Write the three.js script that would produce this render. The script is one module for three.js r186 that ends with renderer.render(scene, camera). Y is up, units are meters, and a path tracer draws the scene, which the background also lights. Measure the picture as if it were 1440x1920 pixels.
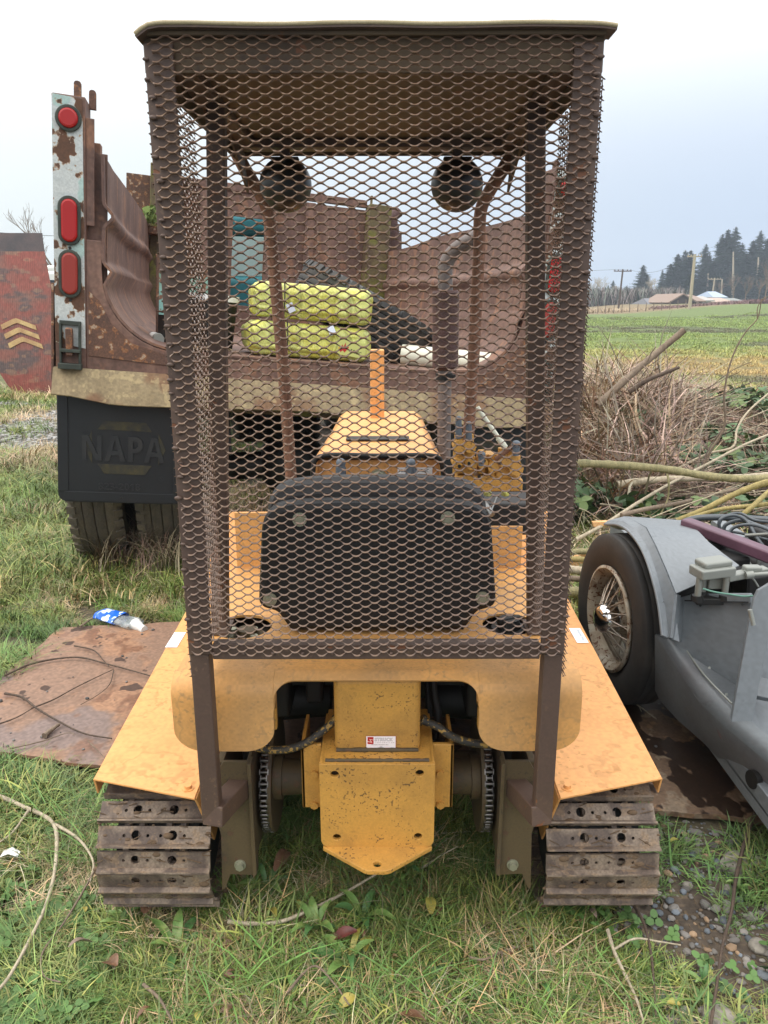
import * as THREE from 'three';
import { RoundedBoxGeometry } from 'three/addons/geometries/RoundedBoxGeometry.js';
import { mergeGeometries } from 'three/addons/utils/BufferGeometryUtils.js';
import { FontLoader } from 'three/addons/loaders/FontLoader.js';
import { TextGeometry } from 'three/addons/geometries/TextGeometry.js';

// ---------------------------------------------------------------- camera, sky, sun, exposure
const lerp = (a, b, t) => a + (b - a) * t, clamp = (x, a = 0, b = 1) => Math.min(b, Math.max(a, x));
const sstep = (a, b, x) => { const t = clamp((x - a) / (b - a)); return t * t * (3 - 2 * t); };
const scene = new THREE.Scene();
const TILT = 15.2 * Math.PI / 180, CAM_H = 1.38, FOC = 1444;
const camera = new THREE.PerspectiveCamera(2 * Math.atan(960 / FOC) * 180 / Math.PI, 0.75, 0.05, 3000);
camera.position.set(0, CAM_H, 0);
camera.rotation.x = -TILT;
scene.add(camera);
const renderer = new THREE.WebGLRenderer({ antialias: true });
renderer.toneMapping = THREE.LinearToneMapping;
renderer.toneMappingExposure = 1.12;
renderer.shadowMap.enabled = true;
{ // overcast sky: CIE-like, bright above, pale blue low down, a little brighter round the hidden sun (to the left)
  const W = 512, H = 256, d = new Float32Array(W * H * 4);
  const sd = new THREE.Vector3(-0.62, 1.0, -0.12).normalize();
  for (let j = 0; j < H; j++) for (let i = 0; i < W; i++) {
    const v = (j + 0.5) / H, el = (v - 0.5) * Math.PI, az = ((i + 0.5) / W - 0.5) * 2 * Math.PI;
    const dx = Math.cos(el) * Math.cos(az), dy = Math.sin(el), dz = Math.cos(el) * Math.sin(az);
    const s = Math.max(0, dy), c = dx * sd.x + dy * sd.y + dz * sd.z;
    const k = 0.78 + 0.75 * s + 0.85 * sstep(0.15, 0.60, s), w = Math.min(1, Math.max(0, s - 0.08) / 0.34), glow = 0.30 * Math.pow(Math.max(0, c), 2.5);
    const side = sstep(0.2, 0.8, 0.5 - 0.5 * dx);                              // towards the hidden sun the low haze is whiter
    const lr = 0.64 + 0.31 * side, lg = 0.765 + 0.25 * side, lb = 0.955 + 0.055 * side;
    const m = w * w * (3 - 2 * w);
    const o = (j * W + i) * 4, kk = (k + glow) * (dy < 0 ? 0.55 : 1);
    d[o] = kk * (lr + (1 - lr) * m); d[o + 1] = kk * (lg + (1.005 - lg) * m); d[o + 2] = kk * (lb + (1.02 - lb) * m); d[o + 3] = 1;
  }
  const t = new THREE.DataTexture(d, W, H, THREE.RGBAFormat, THREE.FloatType);
  t.mapping = THREE.EquirectangularReflectionMapping; t.magFilter = t.minFilter = THREE.LinearFilter; t.needsUpdate = true;
  scene.background = t; scene.environment = t;
}
const sun = new THREE.DirectionalLight(0xfff2e0, 1.1);
sun.position.set(-6.2, 10, -1.2 + 0); sun.target.position.set(0, 0, -3);
sun.castShadow = true; sun.shadow.radius = 50; sun.shadow.mapSize.set(2048, 2048);
Object.assign(sun.shadow.camera, { left: -14, right: 14, top: 14, bottom: -14, near: 0.5, far: 60 });
scene.add(sun, sun.target);
scene.fog = new THREE.FogExp2(0xc8d4e0, 0.0009);

// ---------------------------------------------------------------- helpers
function rng(a) { return () => { a |= 0; a = a + 0x6D2B79F5 | 0; let t = Math.imul(a ^ a >>> 15, 1 | a); t = t + Math.imul(t ^ t >>> 7, 61 | t) ^ t; return ((t ^ t >>> 14) >>> 0) / 4294967296; }; }
const R = rng(7), rr = (a, b) => a + (b - a) * R();
const V3 = (x, y, z) => new THREE.Vector3(x, y, z);
const cT = Math.cos(TILT), sT = Math.sin(TILT);
function ray(px, py) { const x = (px - 720) / FOC, y = -(py - 960) / FOC; return [x, y * cT - sT, -y * sT - cT]; }
function at(px, py, D) { const r = ray(px, py), k = -D / r[2]; return V3(r[0] * k, CAM_H + r[1] * k, -D); }       // measured in the photograph, at a distance D ahead
function gnd(px, py, Y = 0) { const r = ray(px, py), k = (Y - CAM_H) / r[1]; return V3(r[0] * k, Y, r[2] * k); }  // the same on a level plane
const used = new Map();
function numbered(n) { const k = used.get(n) || 0; used.set(n, k + 1); return k ? n + '_' + String(k).padStart(3, '0') : n; }
function tag(o, label, category, group, kind) { o.userData.label = label; if (category) o.userData.category = category; if (group) o.userData.group = group; if (kind) o.userData.kind = kind; return o; }
function thing(name, label, category, p = [0, 0, 0], group) {
  const o = new THREE.Group(); o.name = numbered(name); o.position.set(...p); o.userData.base = p; scene.add(o);
  return tag(o, label, category, group);
}
function fin(g) { // every geometry: plain triangles, uv in metres by the way each face looks
  if (g.index) g = g.toNonIndexed();
  if (!g.attributes.normal) g.computeVertexNormals();
  const p = g.attributes.position.array, n = p.length / 9, uv = new Float32Array(n * 6);
  for (let i = 0; i < n; i++) {
    const o = i * 9, ax = p[o + 3] - p[o], ay = p[o + 4] - p[o + 1], az = p[o + 5] - p[o + 2], bx = p[o + 6] - p[o], by = p[o + 7] - p[o + 1], bz = p[o + 8] - p[o + 2];
    const nx = Math.abs(ay * bz - az * by), ny = Math.abs(az * bx - ax * bz), nz = Math.abs(ax * by - ay * bx);
    for (let k = 0; k < 3; k++) {
      const q = o + k * 3, t = i * 6 + k * 2;
      if (ny >= nx && ny >= nz) { uv[t] = p[q]; uv[t + 1] = p[q + 2]; } else if (nx >= nz) { uv[t] = p[q + 2] + 0.37; uv[t + 1] = p[q + 1]; } else { uv[t] = p[q]; uv[t + 1] = p[q + 1]; }
    }
  }
  const r = new THREE.BufferGeometry();
  r.setAttribute('position', g.attributes.position); r.setAttribute('normal', g.attributes.normal); r.setAttribute('uv', new THREE.BufferAttribute(uv, 2));
  return r;
}
const merge = (gs) => { gs = [].concat(gs).map(fin); return gs.length > 1 ? mergeGeometries(gs) : gs[0]; };
function rootOf(o) { while (o.parent && o.parent !== scene) o = o.parent; return o; }
function obj(name, geoms, m, parent) { // a mesh; shapes are given in world metres and moved to the thing's base
  const g = merge(geoms), o = new THREE.Mesh(g, m);
  o.castShadow = o.receiveShadow = true;
  if (parent) { o.name = name; const b = rootOf(parent).userData.base; if (b) g.translate(-b[0], -b[1], -b[2]); parent.add(o); }
  else { o.name = numbered(name); scene.add(o); }
  return o;
}
function solo(name, label, category, geoms, m, group, kind) { // a thing that is one mesh, with its origin at its middle foot
  const g = merge(geoms); g.computeBoundingBox(); const b = g.boundingBox, c = [(b.min.x + b.max.x) / 2, b.min.y, (b.min.z + b.max.z) / 2];
  g.translate(-c[0], -c[1], -c[2]);
  const o = new THREE.Mesh(g, m); o.name = numbered(name); o.position.set(...c); o.castShadow = o.receiveShadow = true; scene.add(o);
  return tag(o, label, category, group, kind);
}
function xf(g, x = 0, y = 0, z = 0, rx = 0, ry = 0, rz = 0) { if (rx || ry || rz) g.applyMatrix4(new THREE.Matrix4().makeRotationFromEuler(new THREE.Euler(rx, ry, rz))); return g.translate(x, y, z); }
const bx = (w, h, d, x, y, z, rx, ry, rz, r) => xf(new RoundedBoxGeometry(w, h, d, 2, Math.min(r ?? 0.003, w / 2.1, h / 2.1, d / 2.1)), x, y, z, rx, ry, rz);
const box0 = (w, h, d, x, y, z, rx, ry, rz) => xf(new THREE.BoxGeometry(w, h, d), x, y, z, rx, ry, rz);
function span(x0, x1, y0, y1, z0, z1, r) { return bx(Math.abs(x1 - x0), Math.abs(y1 - y0), Math.abs(z1 - z0), (x0 + x1) / 2, (y0 + y1) / 2, (z0 + z1) / 2, 0, 0, 0, r); }
function bar(a, b, w, h, r = 0.003) { // a box-section bar between two points
  const d = b.clone().sub(a), L = d.length(), g = new RoundedBoxGeometry(w, h, L, 2, Math.min(r, w / 2.1, h / 2.1));
  const m = new THREE.Matrix4().lookAt(V3(0, 0, 0), d, Math.abs(d.y) > 0.95 * L ? V3(0, 0, 1) : V3(0, 1, 0)); g.applyMatrix4(m);
  return g.translate((a.x + b.x) / 2, (a.y + b.y) / 2, (a.z + b.z) / 2);
}
function cyl(a, b, r0, r1 = r0, seg = 20, open = false) {
  const d = b.clone().sub(a), L = d.length(), g = new THREE.CylinderGeometry(r1, r0, L, seg, 1, open);
  g.applyQuaternion(new THREE.Quaternion().setFromUnitVectors(V3(0, 1, 0), d.normalize()));
  return g.translate((a.x + b.x) / 2, (a.y + b.y) / 2, (a.z + b.z) / 2);
}
function tube(pts, r0, r1 = r0, seg = 24, rad = 8, wob = 0) { // tapered tube through points, closed at both ends
  const c = new THREE.CatmullRomCurve3(pts, false, 'centripetal'), F = c.computeFrenetFrames(seg, false), pos = [], nor = [], idx = [], q = V3(0, 0, 0);
  for (let i = 0; i <= seg; i++) {
    c.getPointAt(i / seg, q); const r = lerp(r0, r1, i / seg) * (1 + (wob ? (R() - 0.5) * wob : 0));
    for (let j = 0; j < rad; j++) {
      const a = j / rad * Math.PI * 2, n = F.normals[i].clone().multiplyScalar(Math.cos(a)).addScaledVector(F.binormals[i], Math.sin(a));
      pos.push(q.x + n.x * r, q.y + n.y * r, q.z + n.z * r); nor.push(n.x, n.y, n.z);
      if (i < seg) { const k = i * rad + j, l = i * rad + (j + 1) % rad; idx.push(k, l, k + rad, l, l + rad, k + rad); }
    }
  }
  for (const [i, s] of [[0, -1], [seg, 1]]) {
    c.getPointAt(i / seg, q); const t = F.tangents[i], b = pos.length / 3; pos.push(q.x, q.y, q.z); nor.push(t.x * s, t.y * s, t.z * s);
    for (let j = 0; j < rad; j++) { const k = (i * rad + j) * 3; pos.push(pos[k], pos[k + 1], pos[k + 2]); nor.push(t.x * s, t.y * s, t.z * s); }
    for (let j = 0; j < rad; j++) { const a = b + 1 + j, e = b + 1 + (j + 1) % rad; if (s > 0) idx.push(b, a, e); else idx.push(b, e, a); }
  }
  const g = new THREE.BufferGeometry(); g.setAttribute('position', new THREE.Float32BufferAttribute(pos, 3)); g.setAttribute('normal', new THREE.Float32BufferAttribute(nor, 3)); g.setIndex(idx); return g;
}
function shape(pts, holes = []) {
  const s = new THREE.Shape(pts.map((p) => new THREE.Vector2(...p)));
  for (const [x, y, r, q] of holes) { const h = new THREE.Path(); h.absellipse(x, y, r, q || r, 0, Math.PI * 2, true); s.holes.push(h); }
  return s;
}
function ext(s, depth, bevel = 0, cs = 10) { // extruded along +z from z = 0
  return new THREE.ExtrudeGeometry(s, { depth: depth - 2 * bevel, bevelEnabled: bevel > 0, bevelThickness: bevel, bevelSize: bevel, bevelOffset: -bevel, bevelSegments: 2, curveSegments: cs }).translate(0, 0, bevel);
}
function rpoly(pts, seg = 5) { // polygon with rounded corners: [x, y, r]
  const out = [], n = pts.length;
  for (let i = 0; i < n; i++) {
    const [x, y, r = 0] = pts[i]; if (!r) { out.push([x, y]); continue; }
    const a = pts[(i + n - 1) % n], b = pts[(i + 1) % n], u = [a[0] - x, a[1] - y], v = [b[0] - x, b[1] - y], lu = Math.hypot(...u), lv = Math.hypot(...v), k = Math.min(r, lu * 0.49, lv * 0.49);
    const p = [x + u[0] / lu * k, y + u[1] / lu * k], q = [x + v[0] / lv * k, y + v[1] / lv * k];
    for (let j = 0; j <= seg; j++) { const t = j / seg; out.push([(1 - t) ** 2 * p[0] + 2 * t * (1 - t) * x + t * t * q[0], (1 - t) ** 2 * p[1] + 2 * t * (1 - t) * y + t * t * q[1]]); }
  }
  return out;
}
function plate(pts, th) { // a flat polygon in space (points in order) given a thickness
  const a = pts[0], u = pts[1].clone().sub(a).normalize(), n = V3(0, 0, 0);
  for (let i = 1; i < pts.length - 1; i++) n.add(pts[i].clone().sub(a).cross(pts[i + 1].clone().sub(a)));
  n.normalize(); const v = n.clone().cross(u);
  const s = shape(pts.map((p) => { const d = p.clone().sub(a); return [d.dot(u), d.dot(v)]; }));
  const g = ext(s, th, Math.min(0.002, th / 4)).translate(0, 0, -th / 2); g.applyMatrix4(new THREE.Matrix4().makeBasis(u, v, n).setPosition(a)); return g;
}
function strip(rows, th = 0) { // surface through rows of points (a bent sheet); th gives it a thickness along its normals
  const nr = rows.length, nc = rows[0].length, build = (off) => {
    const pos = [], idx = []; for (const r of rows) for (const p of r) pos.push(p.x, p.y, p.z);
    for (let i = 0; i < nr - 1; i++) for (let j = 0; j < nc - 1; j++) { const a = i * nc + j; idx.push(a, a + 1, a + nc, a + 1, a + nc + 1, a + nc); }
    const g = new THREE.BufferGeometry(); g.setAttribute('position', new THREE.Float32BufferAttribute(pos, 3)); g.setIndex(idx); g.computeVertexNormals();
    if (off) { const n = g.attributes.normal, p = g.attributes.position; for (let i = 0; i < p.count; i++) p.setXYZ(i, p.getX(i) + n.getX(i) * off, p.getY(i) + n.getY(i) * off, p.getZ(i) + n.getZ(i) * off); }
    return g;
  };
  const A = build(0); if (!th) return A; const B = build(-th), bi = B.index.array; for (let i = 0; i < bi.length; i += 3) { const t = bi[i]; bi[i] = bi[i + 1]; bi[i + 1] = t; } B.computeVertexNormals();
  const pa = A.attributes.position, pb = B.attributes.position, e = [], q = (i, j) => [pa.getX(i), pa.getY(i), pa.getZ(i), pb.getX(j), pb.getY(j), pb.getZ(j)], ring = [];
  for (let j = 0; j < nc; j++) ring.push(j); for (let i = 1; i < nr; i++) ring.push(i * nc + nc - 1); for (let j = nc - 2; j >= 0; j--) ring.push((nr - 1) * nc + j); for (let i = nr - 2; i > 0; i--) ring.push(i * nc);
  for (let k = 0; k < ring.length; k++) { const a = q(ring[k], ring[k]), b = q(ring[(k + 1) % ring.length], ring[(k + 1) % ring.length]); e.push(...a.slice(0, 3), ...a.slice(3), ...b.slice(0, 3), ...b.slice(0, 3), ...a.slice(3), ...b.slice(3)); }
  const E = new THREE.BufferGeometry(); E.setAttribute('position', new THREE.Float32BufferAttribute(e, 3)); E.computeVertexNormals();
  return mergeGeometries([fin(A), fin(B), fin(E)]);
}

// ---------------------------------------------------------------- tileable noise and materials
function hsh(x, y, s) { let h = Math.imul(x, 374761393) ^ Math.imul(y, 668265263) ^ Math.imul(s, 1274126177); h = Math.imul(h ^ h >>> 13, 1274126177); return ((h ^ h >>> 16) >>> 0) / 4294967296; }
function vn(x, y, px, py, s) {
  const xi = Math.floor(x), yi = Math.floor(y), fx = x - xi, fy = y - yi, u = fx * fx * (3 - 2 * fx), v = fy * fy * (3 - 2 * fy);
  const a = ((xi % px) + px) % px, b = (a + 1) % px, c = ((yi % py) + py) % py, d = (c + 1) % py;
  return lerp(lerp(hsh(a, c, s), hsh(b, c, s), u), lerp(hsh(a, d, s), hsh(b, d, s), u), v);
}
function fb(u, v, px, py, oct, s) { let t = 0, a = 0.5, n = 0; for (let i = 0; i < oct; i++) { t += a * vn(u * px, v * py, px, py, s + i * 17); n += a; a *= 0.5; px *= 2; py *= 2; } return t / n; }
const noise2 = (x, z, s = 1, oct = 3) => { let t = 0, a = 0.5, n = 0, f = 1; for (let i = 0; i < oct; i++) { t += a * vn(x * f + 1000, z * f + 1000, 4096, 4096, s + i); n += a; a *= 0.5; f *= 2; } return t / n; };
const mix3 = (a, b, t) => [lerp(a[0], b[0], t), lerp(a[1], b[1], t), lerp(a[2], b[2], t)];
function surf(size, n, f, opt = {}) { // f(u, v) -> [r, g, b (sRGB 0..255), roughness 0..1, height 0..1]
  let rs = 0; const c = new Uint8Array(n * n * 4), r = new Uint8Array(n * n * 4), h = new Uint8Array(n * n * 4);
  for (let j = 0; j < n; j++) for (let i = 0; i < n; i++) {
    const q = f((i + 0.5) / n, (j + 0.5) / n), o = (j * n + i) * 4;
    for (let k = 0; k < 3; k++) { c[o + k] = clamp(q[k], 0, 255); r[o + k] = clamp(q[3]) * 255; h[o + k] = clamp(q[4]) * 255; }
    c[o + 3] = r[o + 3] = h[o + 3] = 255; rs += clamp(q[3]);
  }
  const T = (d, srgb) => { const t = new THREE.DataTexture(d, n, n); t.wrapS = t.wrapT = THREE.RepeatWrapping; t.magFilter = THREE.LinearFilter; t.minFilter = THREE.LinearMipmapLinearFilter; t.generateMipmaps = true; if (srgb) t.colorSpace = THREE.SRGBColorSpace; const s = [].concat(size); t.repeat.set(1 / s[0], 1 / (s[1] || s[0])); t.needsUpdate = true; return t; };
  const m = new THREE.MeshStandardMaterial({ map: T(c, true), roughnessMap: opt.rmap ? T(r) : null, roughness: opt.rmap ? 1 : rs / n / n, metalness: opt.metal || 0, side: opt.side || THREE.FrontSide });
  if (opt.bump) { m.bumpMap = T(h); m.bumpScale = opt.bump; }
  return m;
}
const M = {};
function paint(base, dirt, rust, o) { // sheet-metal paint: mottling, grime specks, chips
  const { speck = 0.5, chip = 0.78, s = 1, gloss = 0.4, bump = 0.0008, size = 0.8, grime = 0.25 } = o;
  return surf(size, o.n || 256, (u, v) => {
    const a = fb(u, v, 4, 4, 5, s), b = fb(u, v, 24, 24, 3, s + 50), c = fb(u, v, 70, 70, 2, s + 90), l = fb(u, v, 6, 6, 4, s + 130);
    let q = mix3(base, dirt, clamp((a - 0.45) * 2.2) * grime), rough = gloss + 0.18 * a, h = 0.5 + 0.2 * (b - 0.5);
    const sp = sstep(0.70, 0.78, c) * speck * sstep(0.3, 0.7, l); q = mix3(q, dirt, sp * 0.8); rough += sp * 0.25;
    const w = sstep(0.56, 0.585, fb(u, v, 9, 9, 4, s + 200)) * (1 - sstep(0.60, 0.64, fb(u, v, 9, 9, 4, s + 200))); q = mix3(q, dirt, w * grime * (o.rings ?? 0));
    const ch = sstep(chip, chip + 0.02, b * 0.75 + a * 0.35); q = mix3(q, rust, ch); rough += ch * 0.35; h -= ch * 0.4;
    const k = 0.96 + 0.08 * fb(u, v, 110, 110, 1, s + 7); return [q[0] * k, q[1] * k, q[2] * k, rough, h];
  }, { bump, rmap: o.rmap });
}
M.yellow = paint([222, 160, 96], [120, 84, 38], [92, 52, 30], { s: 3, n: 512, rmap: true, gloss: 0.48, speck: 0.3, chip: 0.92, grime: 0.24, rings: 0.65 });
M.yellowGrimy = paint([192, 142, 66], [84, 62, 36], [66, 46, 30], { s: 11, n: 512, rmap: true, gloss: 0.42, speck: 1, chip: 0.90, grime: 0.28, size: 0.3 });
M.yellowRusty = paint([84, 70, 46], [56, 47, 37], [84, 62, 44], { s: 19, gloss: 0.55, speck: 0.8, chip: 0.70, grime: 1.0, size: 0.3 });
M.brown = paint([80, 62, 52], [104, 82, 64], [110, 68, 42], { s: 27, n: 512, gloss: 0.5, speck: 0.9, chip: 0.80, grime: 0.6, size: 0.4, bump: 0.0012 });
M.brownOlive = paint([84, 67, 46], [62, 48, 38], [104, 66, 42], { s: 31, gloss: 0.6, speck: 0.8, chip: 0.80, grime: 0.9, size: 0.6, bump: 0.001 });
M.strand = paint([104, 83, 70], [136, 108, 80], [104, 66, 42], { s: 33, gloss: 0.30, speck: 0.6, chip: 0.78, grime: 0.9, size: 0.9, bump: 0 });
M.yellowDeck = paint([214, 158, 92], [150, 120, 84], [92, 70, 46], { s: 37, n: 512, rmap: true, gloss: 0.45, speck: 0.6, chip: 0.92, grime: 0.6, rings: 0.4, size: 0.5 });
M.primer = paint([113, 118, 121], [86, 91, 92], [110, 70, 66], { s: 41, n: 512, rmap: true, gloss: 0.36, speck: 0.3, chip: 0.95, grime: 0.5, size: 1.0, bump: 0.0003 });
M.turquoise = paint([140, 190, 180], [110, 120, 92], [122, 84, 62], { s: 47, gloss: 0.4, speck: 0.6, chip: 0.70, grime: 0.6, size: 0.7, bump: 0 });
M.teal = paint([40, 122, 132], [60, 90, 92], [110, 80, 60], { s: 49, gloss: 0.4, speck: 0.4, chip: 0.86, grime: 0.5, size: 1.0, bump: 0 });
M.purple = paint([96, 66, 80], [60, 44, 50], [60, 40, 36], { s: 53, gloss: 0.34, speck: 0.4, chip: 0.85, grime: 0.6, size: 0.6, bump: 0 });
M.bedRust = surf([1.1, 1.1], 512, (u, v) => { // bare rusted bed steel with streaks running down
  const st = fb(u, v, 40, 3, 4, 61), a = fb(u, v, 5, 5, 5, 64), g = fb(u, v, 90, 90, 2, 67);
  let q = mix3([104, 78, 68], [134, 104, 88], clamp((st - 0.35) * 1.8)); q = mix3(q, [84, 62, 54], clamp((a - 0.5) * 2.4)); q = mix3(q, [150, 106, 76], sstep(0.62, 0.72, fb(u, v, 14, 8, 4, 69)) * 0.5);
  const k = 0.86 + 0.28 * g; return [q[0] * k, q[1] * k, q[2] * k, 0.72, 0.5 + 0.4 * (a - 0.5) + 0.3 * (g - 0.5)];
}, { bump: 0.003 });
M.mossy = surf(0.9, 512, (u, v) => {
  const st = fb(u, v, 30, 3, 4, 71), a = fb(u, v, 6, 6, 5, 74), g = fb(u, v, 80, 80, 2, 77);
  let q = mix3([84, 74, 52], [112, 98, 64], st); q = mix3(q, [104, 104, 42], sstep(0.5, 0.66, a) * 0.8); q = mix3(q, [76, 58, 44], sstep(0.55, 0.7, fb(u, v, 9, 9, 4, 79)) * 0.7);
  const k = 0.85 + 0.3 * g; return [q[0] * k, q[1] * k, q[2] * k, 0.8, a * 0.6 + g * 0.3];
}, { bump: 0.002 });
M.apron = surf(0.9, 512, (u, v) => {
  const st = fb(u, v, 36, 4, 4, 81), a = fb(u, v, 5, 5, 5, 84), g = fb(u, v, 90, 90, 2, 87);
  let q = mix3([126, 110, 82], [150, 134, 102], st); q = mix3(q, [112, 80, 56], sstep(0.54, 0.68, a) * 0.8); q = mix3(q, [170, 152, 112], sstep(0.66, 0.72, fb(u, v, 30, 30, 3, 88)) * 0.6);
  const k = 0.88 + 0.24 * g; return [q[0] * k, q[1] * k, q[2] * k, 0.75, a * 0.5 + g * 0.4];
}, { bump: 0.002 });
M.peeling = surf(0.62, 1024, (u, v) => { // white paint coming off in scabs over rust, some pale green below
  const a = fb(u, v, 6, 6, 6, 91), b = fb(u, v, 16, 16, 5, 95), g = fb(u, v, 110, 110, 2, 97), n = a * 0.55 + b * 0.45;
  const edge = sstep(0.505, 0.52, n), rim = sstep(0.485, 0.505, n) - edge;
  let q = mix3([194, 198, 194], [176, 182, 180], fb(u, v, 30, 30, 3, 99)); q = mix3(q, [142, 178, 168], sstep(0.6, 0.66, fb(u, v, 8, 5, 4, 103)) * 0.6);
  q = mix3(q, [150, 120, 90], rim * 0.9); const ru = mix3([112, 76, 54], [74, 56, 46], fb(u, v, 20, 20, 4, 101)); q = mix3(q, ru, edge);
  const k = 0.92 + 0.16 * g; return [q[0] * k, q[1] * k, q[2] * k, lerp(0.5, 0.85, edge), lerp(0.75, 0.35, edge) + 0.15 * g];
}, { bump: 0.002, rmap: true });
M.scabRust = surf(0.5, 512, (u, v) => {
  const a = fb(u, v, 8, 8, 5, 111), b = fb(u, v, 22, 22, 4, 115), g = fb(u, v, 110, 110, 1, 117);
  let q = mix3([112, 80, 62], [80, 60, 52], a); q = mix3(q, [150, 100, 62], sstep(0.56, 0.66, b) * 0.7); q = mix3(q, [176, 170, 156], sstep(0.70, 0.73, b) * 0.6);
  const k = 0.88 + 0.24 * g; return [q[0] * k, q[1] * k, q[2] * k, 0.8, a * 0.5 + b * 0.4];
}, { bump: 0.002 });
M.trackSteel = surf(0.35, 512, (u, v) => {
  const a = fb(u, v, 6, 6, 5, 121), b = fb(u, v, 26, 14, 4, 125), g = fb(u, v, 110, 110, 1, 127);
  let q = mix3([112, 97, 84], [138, 122, 104], b); q = mix3(q, [80, 67, 59], sstep(0.5, 0.66, a) * 0.8); q = mix3(q, [136, 112, 86], sstep(0.62, 0.7, fb(u, v, 18, 18, 4, 129)) * 0.6);
  const k = 0.88 + 0.24 * g; return [q[0] * k, q[1] * k, q[2] * k, 0.5 + 0.3 * a, a * 0.5 + b * 0.4];
}, { bump: 0.0015 });
M.groundSteel = surf(1.7, 1024, (u, v) => { // wet rusty plate lying on the ground
  const a = fb(u, v, 4, 4, 6, 131), b = fb(u, v, 11, 9, 5, 135), c = fb(u, v, 34, 26, 4, 137), g = fb(u, v, 200, 200, 1, 139);
  let q = mix3([142, 110, 88], [120, 97, 82], a); q = mix3(q, [158, 116, 84], sstep(0.52, 0.66, b) * 0.6); q = mix3(q, [118, 104, 100], sstep(0.55, 0.64, fb(u, v, 7, 6, 5, 141)) * 0.75);
  const wet = sstep(0.58, 0.66, b * 0.6 + c * 0.4); q = mix3(q, [112, 78, 58], wet * 0.7); const dk = sstep(0.71, 0.76, fb(u, v, 26, 22, 4, 143)); q = mix3(q, [58, 42, 34], dk * 0.8);
  const k = 0.9 + 0.2 * g; return [q[0] * k, q[1] * k, q[2] * k, clamp(0.62 - wet * 0.25 + dk * 0.1 + 0.15 * c), 0.5 + 0.4 * (c - 0.5) - 0.3 * dk];
}, { bump: 0.003, rmap: true });
M.groundSteelDark = surf(1.3, 1024, (u, v) => { // oil and water standing on the plate beside the car
  const a = fb(u, v, 4, 4, 6, 151), b = fb(u, v, 10, 8, 5, 155), c = fb(u, v, 34, 26, 4, 157), g = fb(u, v, 200, 200, 1, 159);
  let q = mix3([122, 98, 76], [96, 76, 60], a); q = mix3(q, [150, 116, 84], sstep(0.56, 0.66, c) * 0.6);
  const wet = sstep(0.49, 0.53, b * 0.7 + c * 0.3); q = mix3(q, [44, 32, 25], wet * 0.9); q = mix3(q, [142, 128, 108], (1 - wet) * sstep(0.6, 0.66, fb(u, v, 30, 26, 4, 163)) * 0.6);
  const k = 0.9 + 0.2 * g; return [q[0] * k, q[1] * k, q[2] * k, clamp(0.62 - wet * 0.36 + 0.2 * c), 0.5 + 0.4 * (c - 0.5) - 0.25 * wet];
}, { bump: 0.003, rmap: true });
const rubber = (c1, c2, s, size, rough, bump) => surf(size, 256, (u, v) => { const a = fb(u, v, 5, 5, 5, s), g = fb(u, v, 60, 60, 3, s + 5), q = mix3(c1, c2, clamp((a - 0.3) * 1.6)), k = 0.9 + 0.2 * g; return [q[0] * k, q[1] * k, q[2] * k, rough + 0.2 * (a - 0.5), g]; }, { bump });
M.flap = rubber([20, 23, 27], [29, 31, 33], 171, 0.8, 0.52, 0);
M.flapMoss = rubber([38, 38, 36], [74, 66, 34], 175, 0.16, 0.7, 0);
M.tyre = rubber([40, 39, 38], [66, 61, 55], 179, 0.5, 0.75, 0);
M.flapWornLit = rubber([34, 36, 39], [46, 46, 45], 173, 0.3, 0.5, 0);  // rubbed rubber, lightened so the raised letters read in soft light
M.tyreMud = rubber([76, 70, 60], [112, 102, 82], 181, 0.4, 0.88, 0.002);
M.seat = rubber([10, 10, 11], [17, 17, 18], 185, 0.5, 0.55, 0);
M.seatPad = rubber([40, 40, 42], [60, 56, 54], 187, 0.35, 0.62, 0);
M.black = rubber([20, 19, 18], [36, 33, 30], 191, 0.4, 0.6, 0);
M.ramp = surf([2.2, 2.2], 1024, (u, v) => { // red paint worn to brown and black on a fine ribbed sheet
  const a = fb(u, v, 4, 9, 5, 201), b = fb(u, v, 12, 24, 4, 205), g = fb(u, v, 160, 60, 2, 207), ri = 0.5 + 0.5 * Math.sin(u * Math.PI * 2 * 70);
  let q = mix3([128, 66, 56], [116, 84, 72], clamp((a - 0.35) * 2.4)); q = mix3(q, [76, 66, 66], sstep(0.48, 0.62, b * 0.5 + a * 0.5) * 0.8); q = mix3(q, [150, 112, 84], sstep(0.62, 0.74, b) * 0.5);
  const k = 0.85 + 0.3 * g - 0.08 * ri; return [q[0] * k, q[1] * k, q[2] * k, 0.7, 0.3 + 0.5 * ri];
}, { bump: 0.003 });
M.rampBlack = rubber([60, 56, 58], [84, 70, 68], 211, 0.8, 0.7, 0);
M.chevron = rubber([176, 150, 100], [146, 112, 76], 215, 0.6, 0.7, 0);
const wood = (c1, c2, s, sx, sy, bump = 0.002) => surf([sx, sy], 256, (u, v) => { const a = fb(u, v, 24, 5, 4, s), b = fb(u, v, 8, 8, 4, s + 5), g = fb(u, v, 90, 60, 2, s + 9), q = mix3(c1, c2, clamp((a * 0.6 + b * 0.5 - 0.25) * 1.7)), k = 0.85 + 0.3 * g; return [q[0] * k, q[1] * k, q[2] * k, 0.85, a * 0.6 + g * 0.3]; }, { bump });
M.barkGreen = wood([112, 108, 76], [152, 142, 104], 221, 0.3, 0.3, 0.003);
M.barkPale = wood([150, 138, 116], [184, 172, 148], 225, 0.2, 0.2, 0);
M.barkGrey = wood([98, 84, 70], [134, 118, 100], 229, 0.2, 0.2, 0);
M.barkDark = wood([62, 50, 42], [92, 76, 62], 233, 0.2, 0.2, 0.002);
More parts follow.
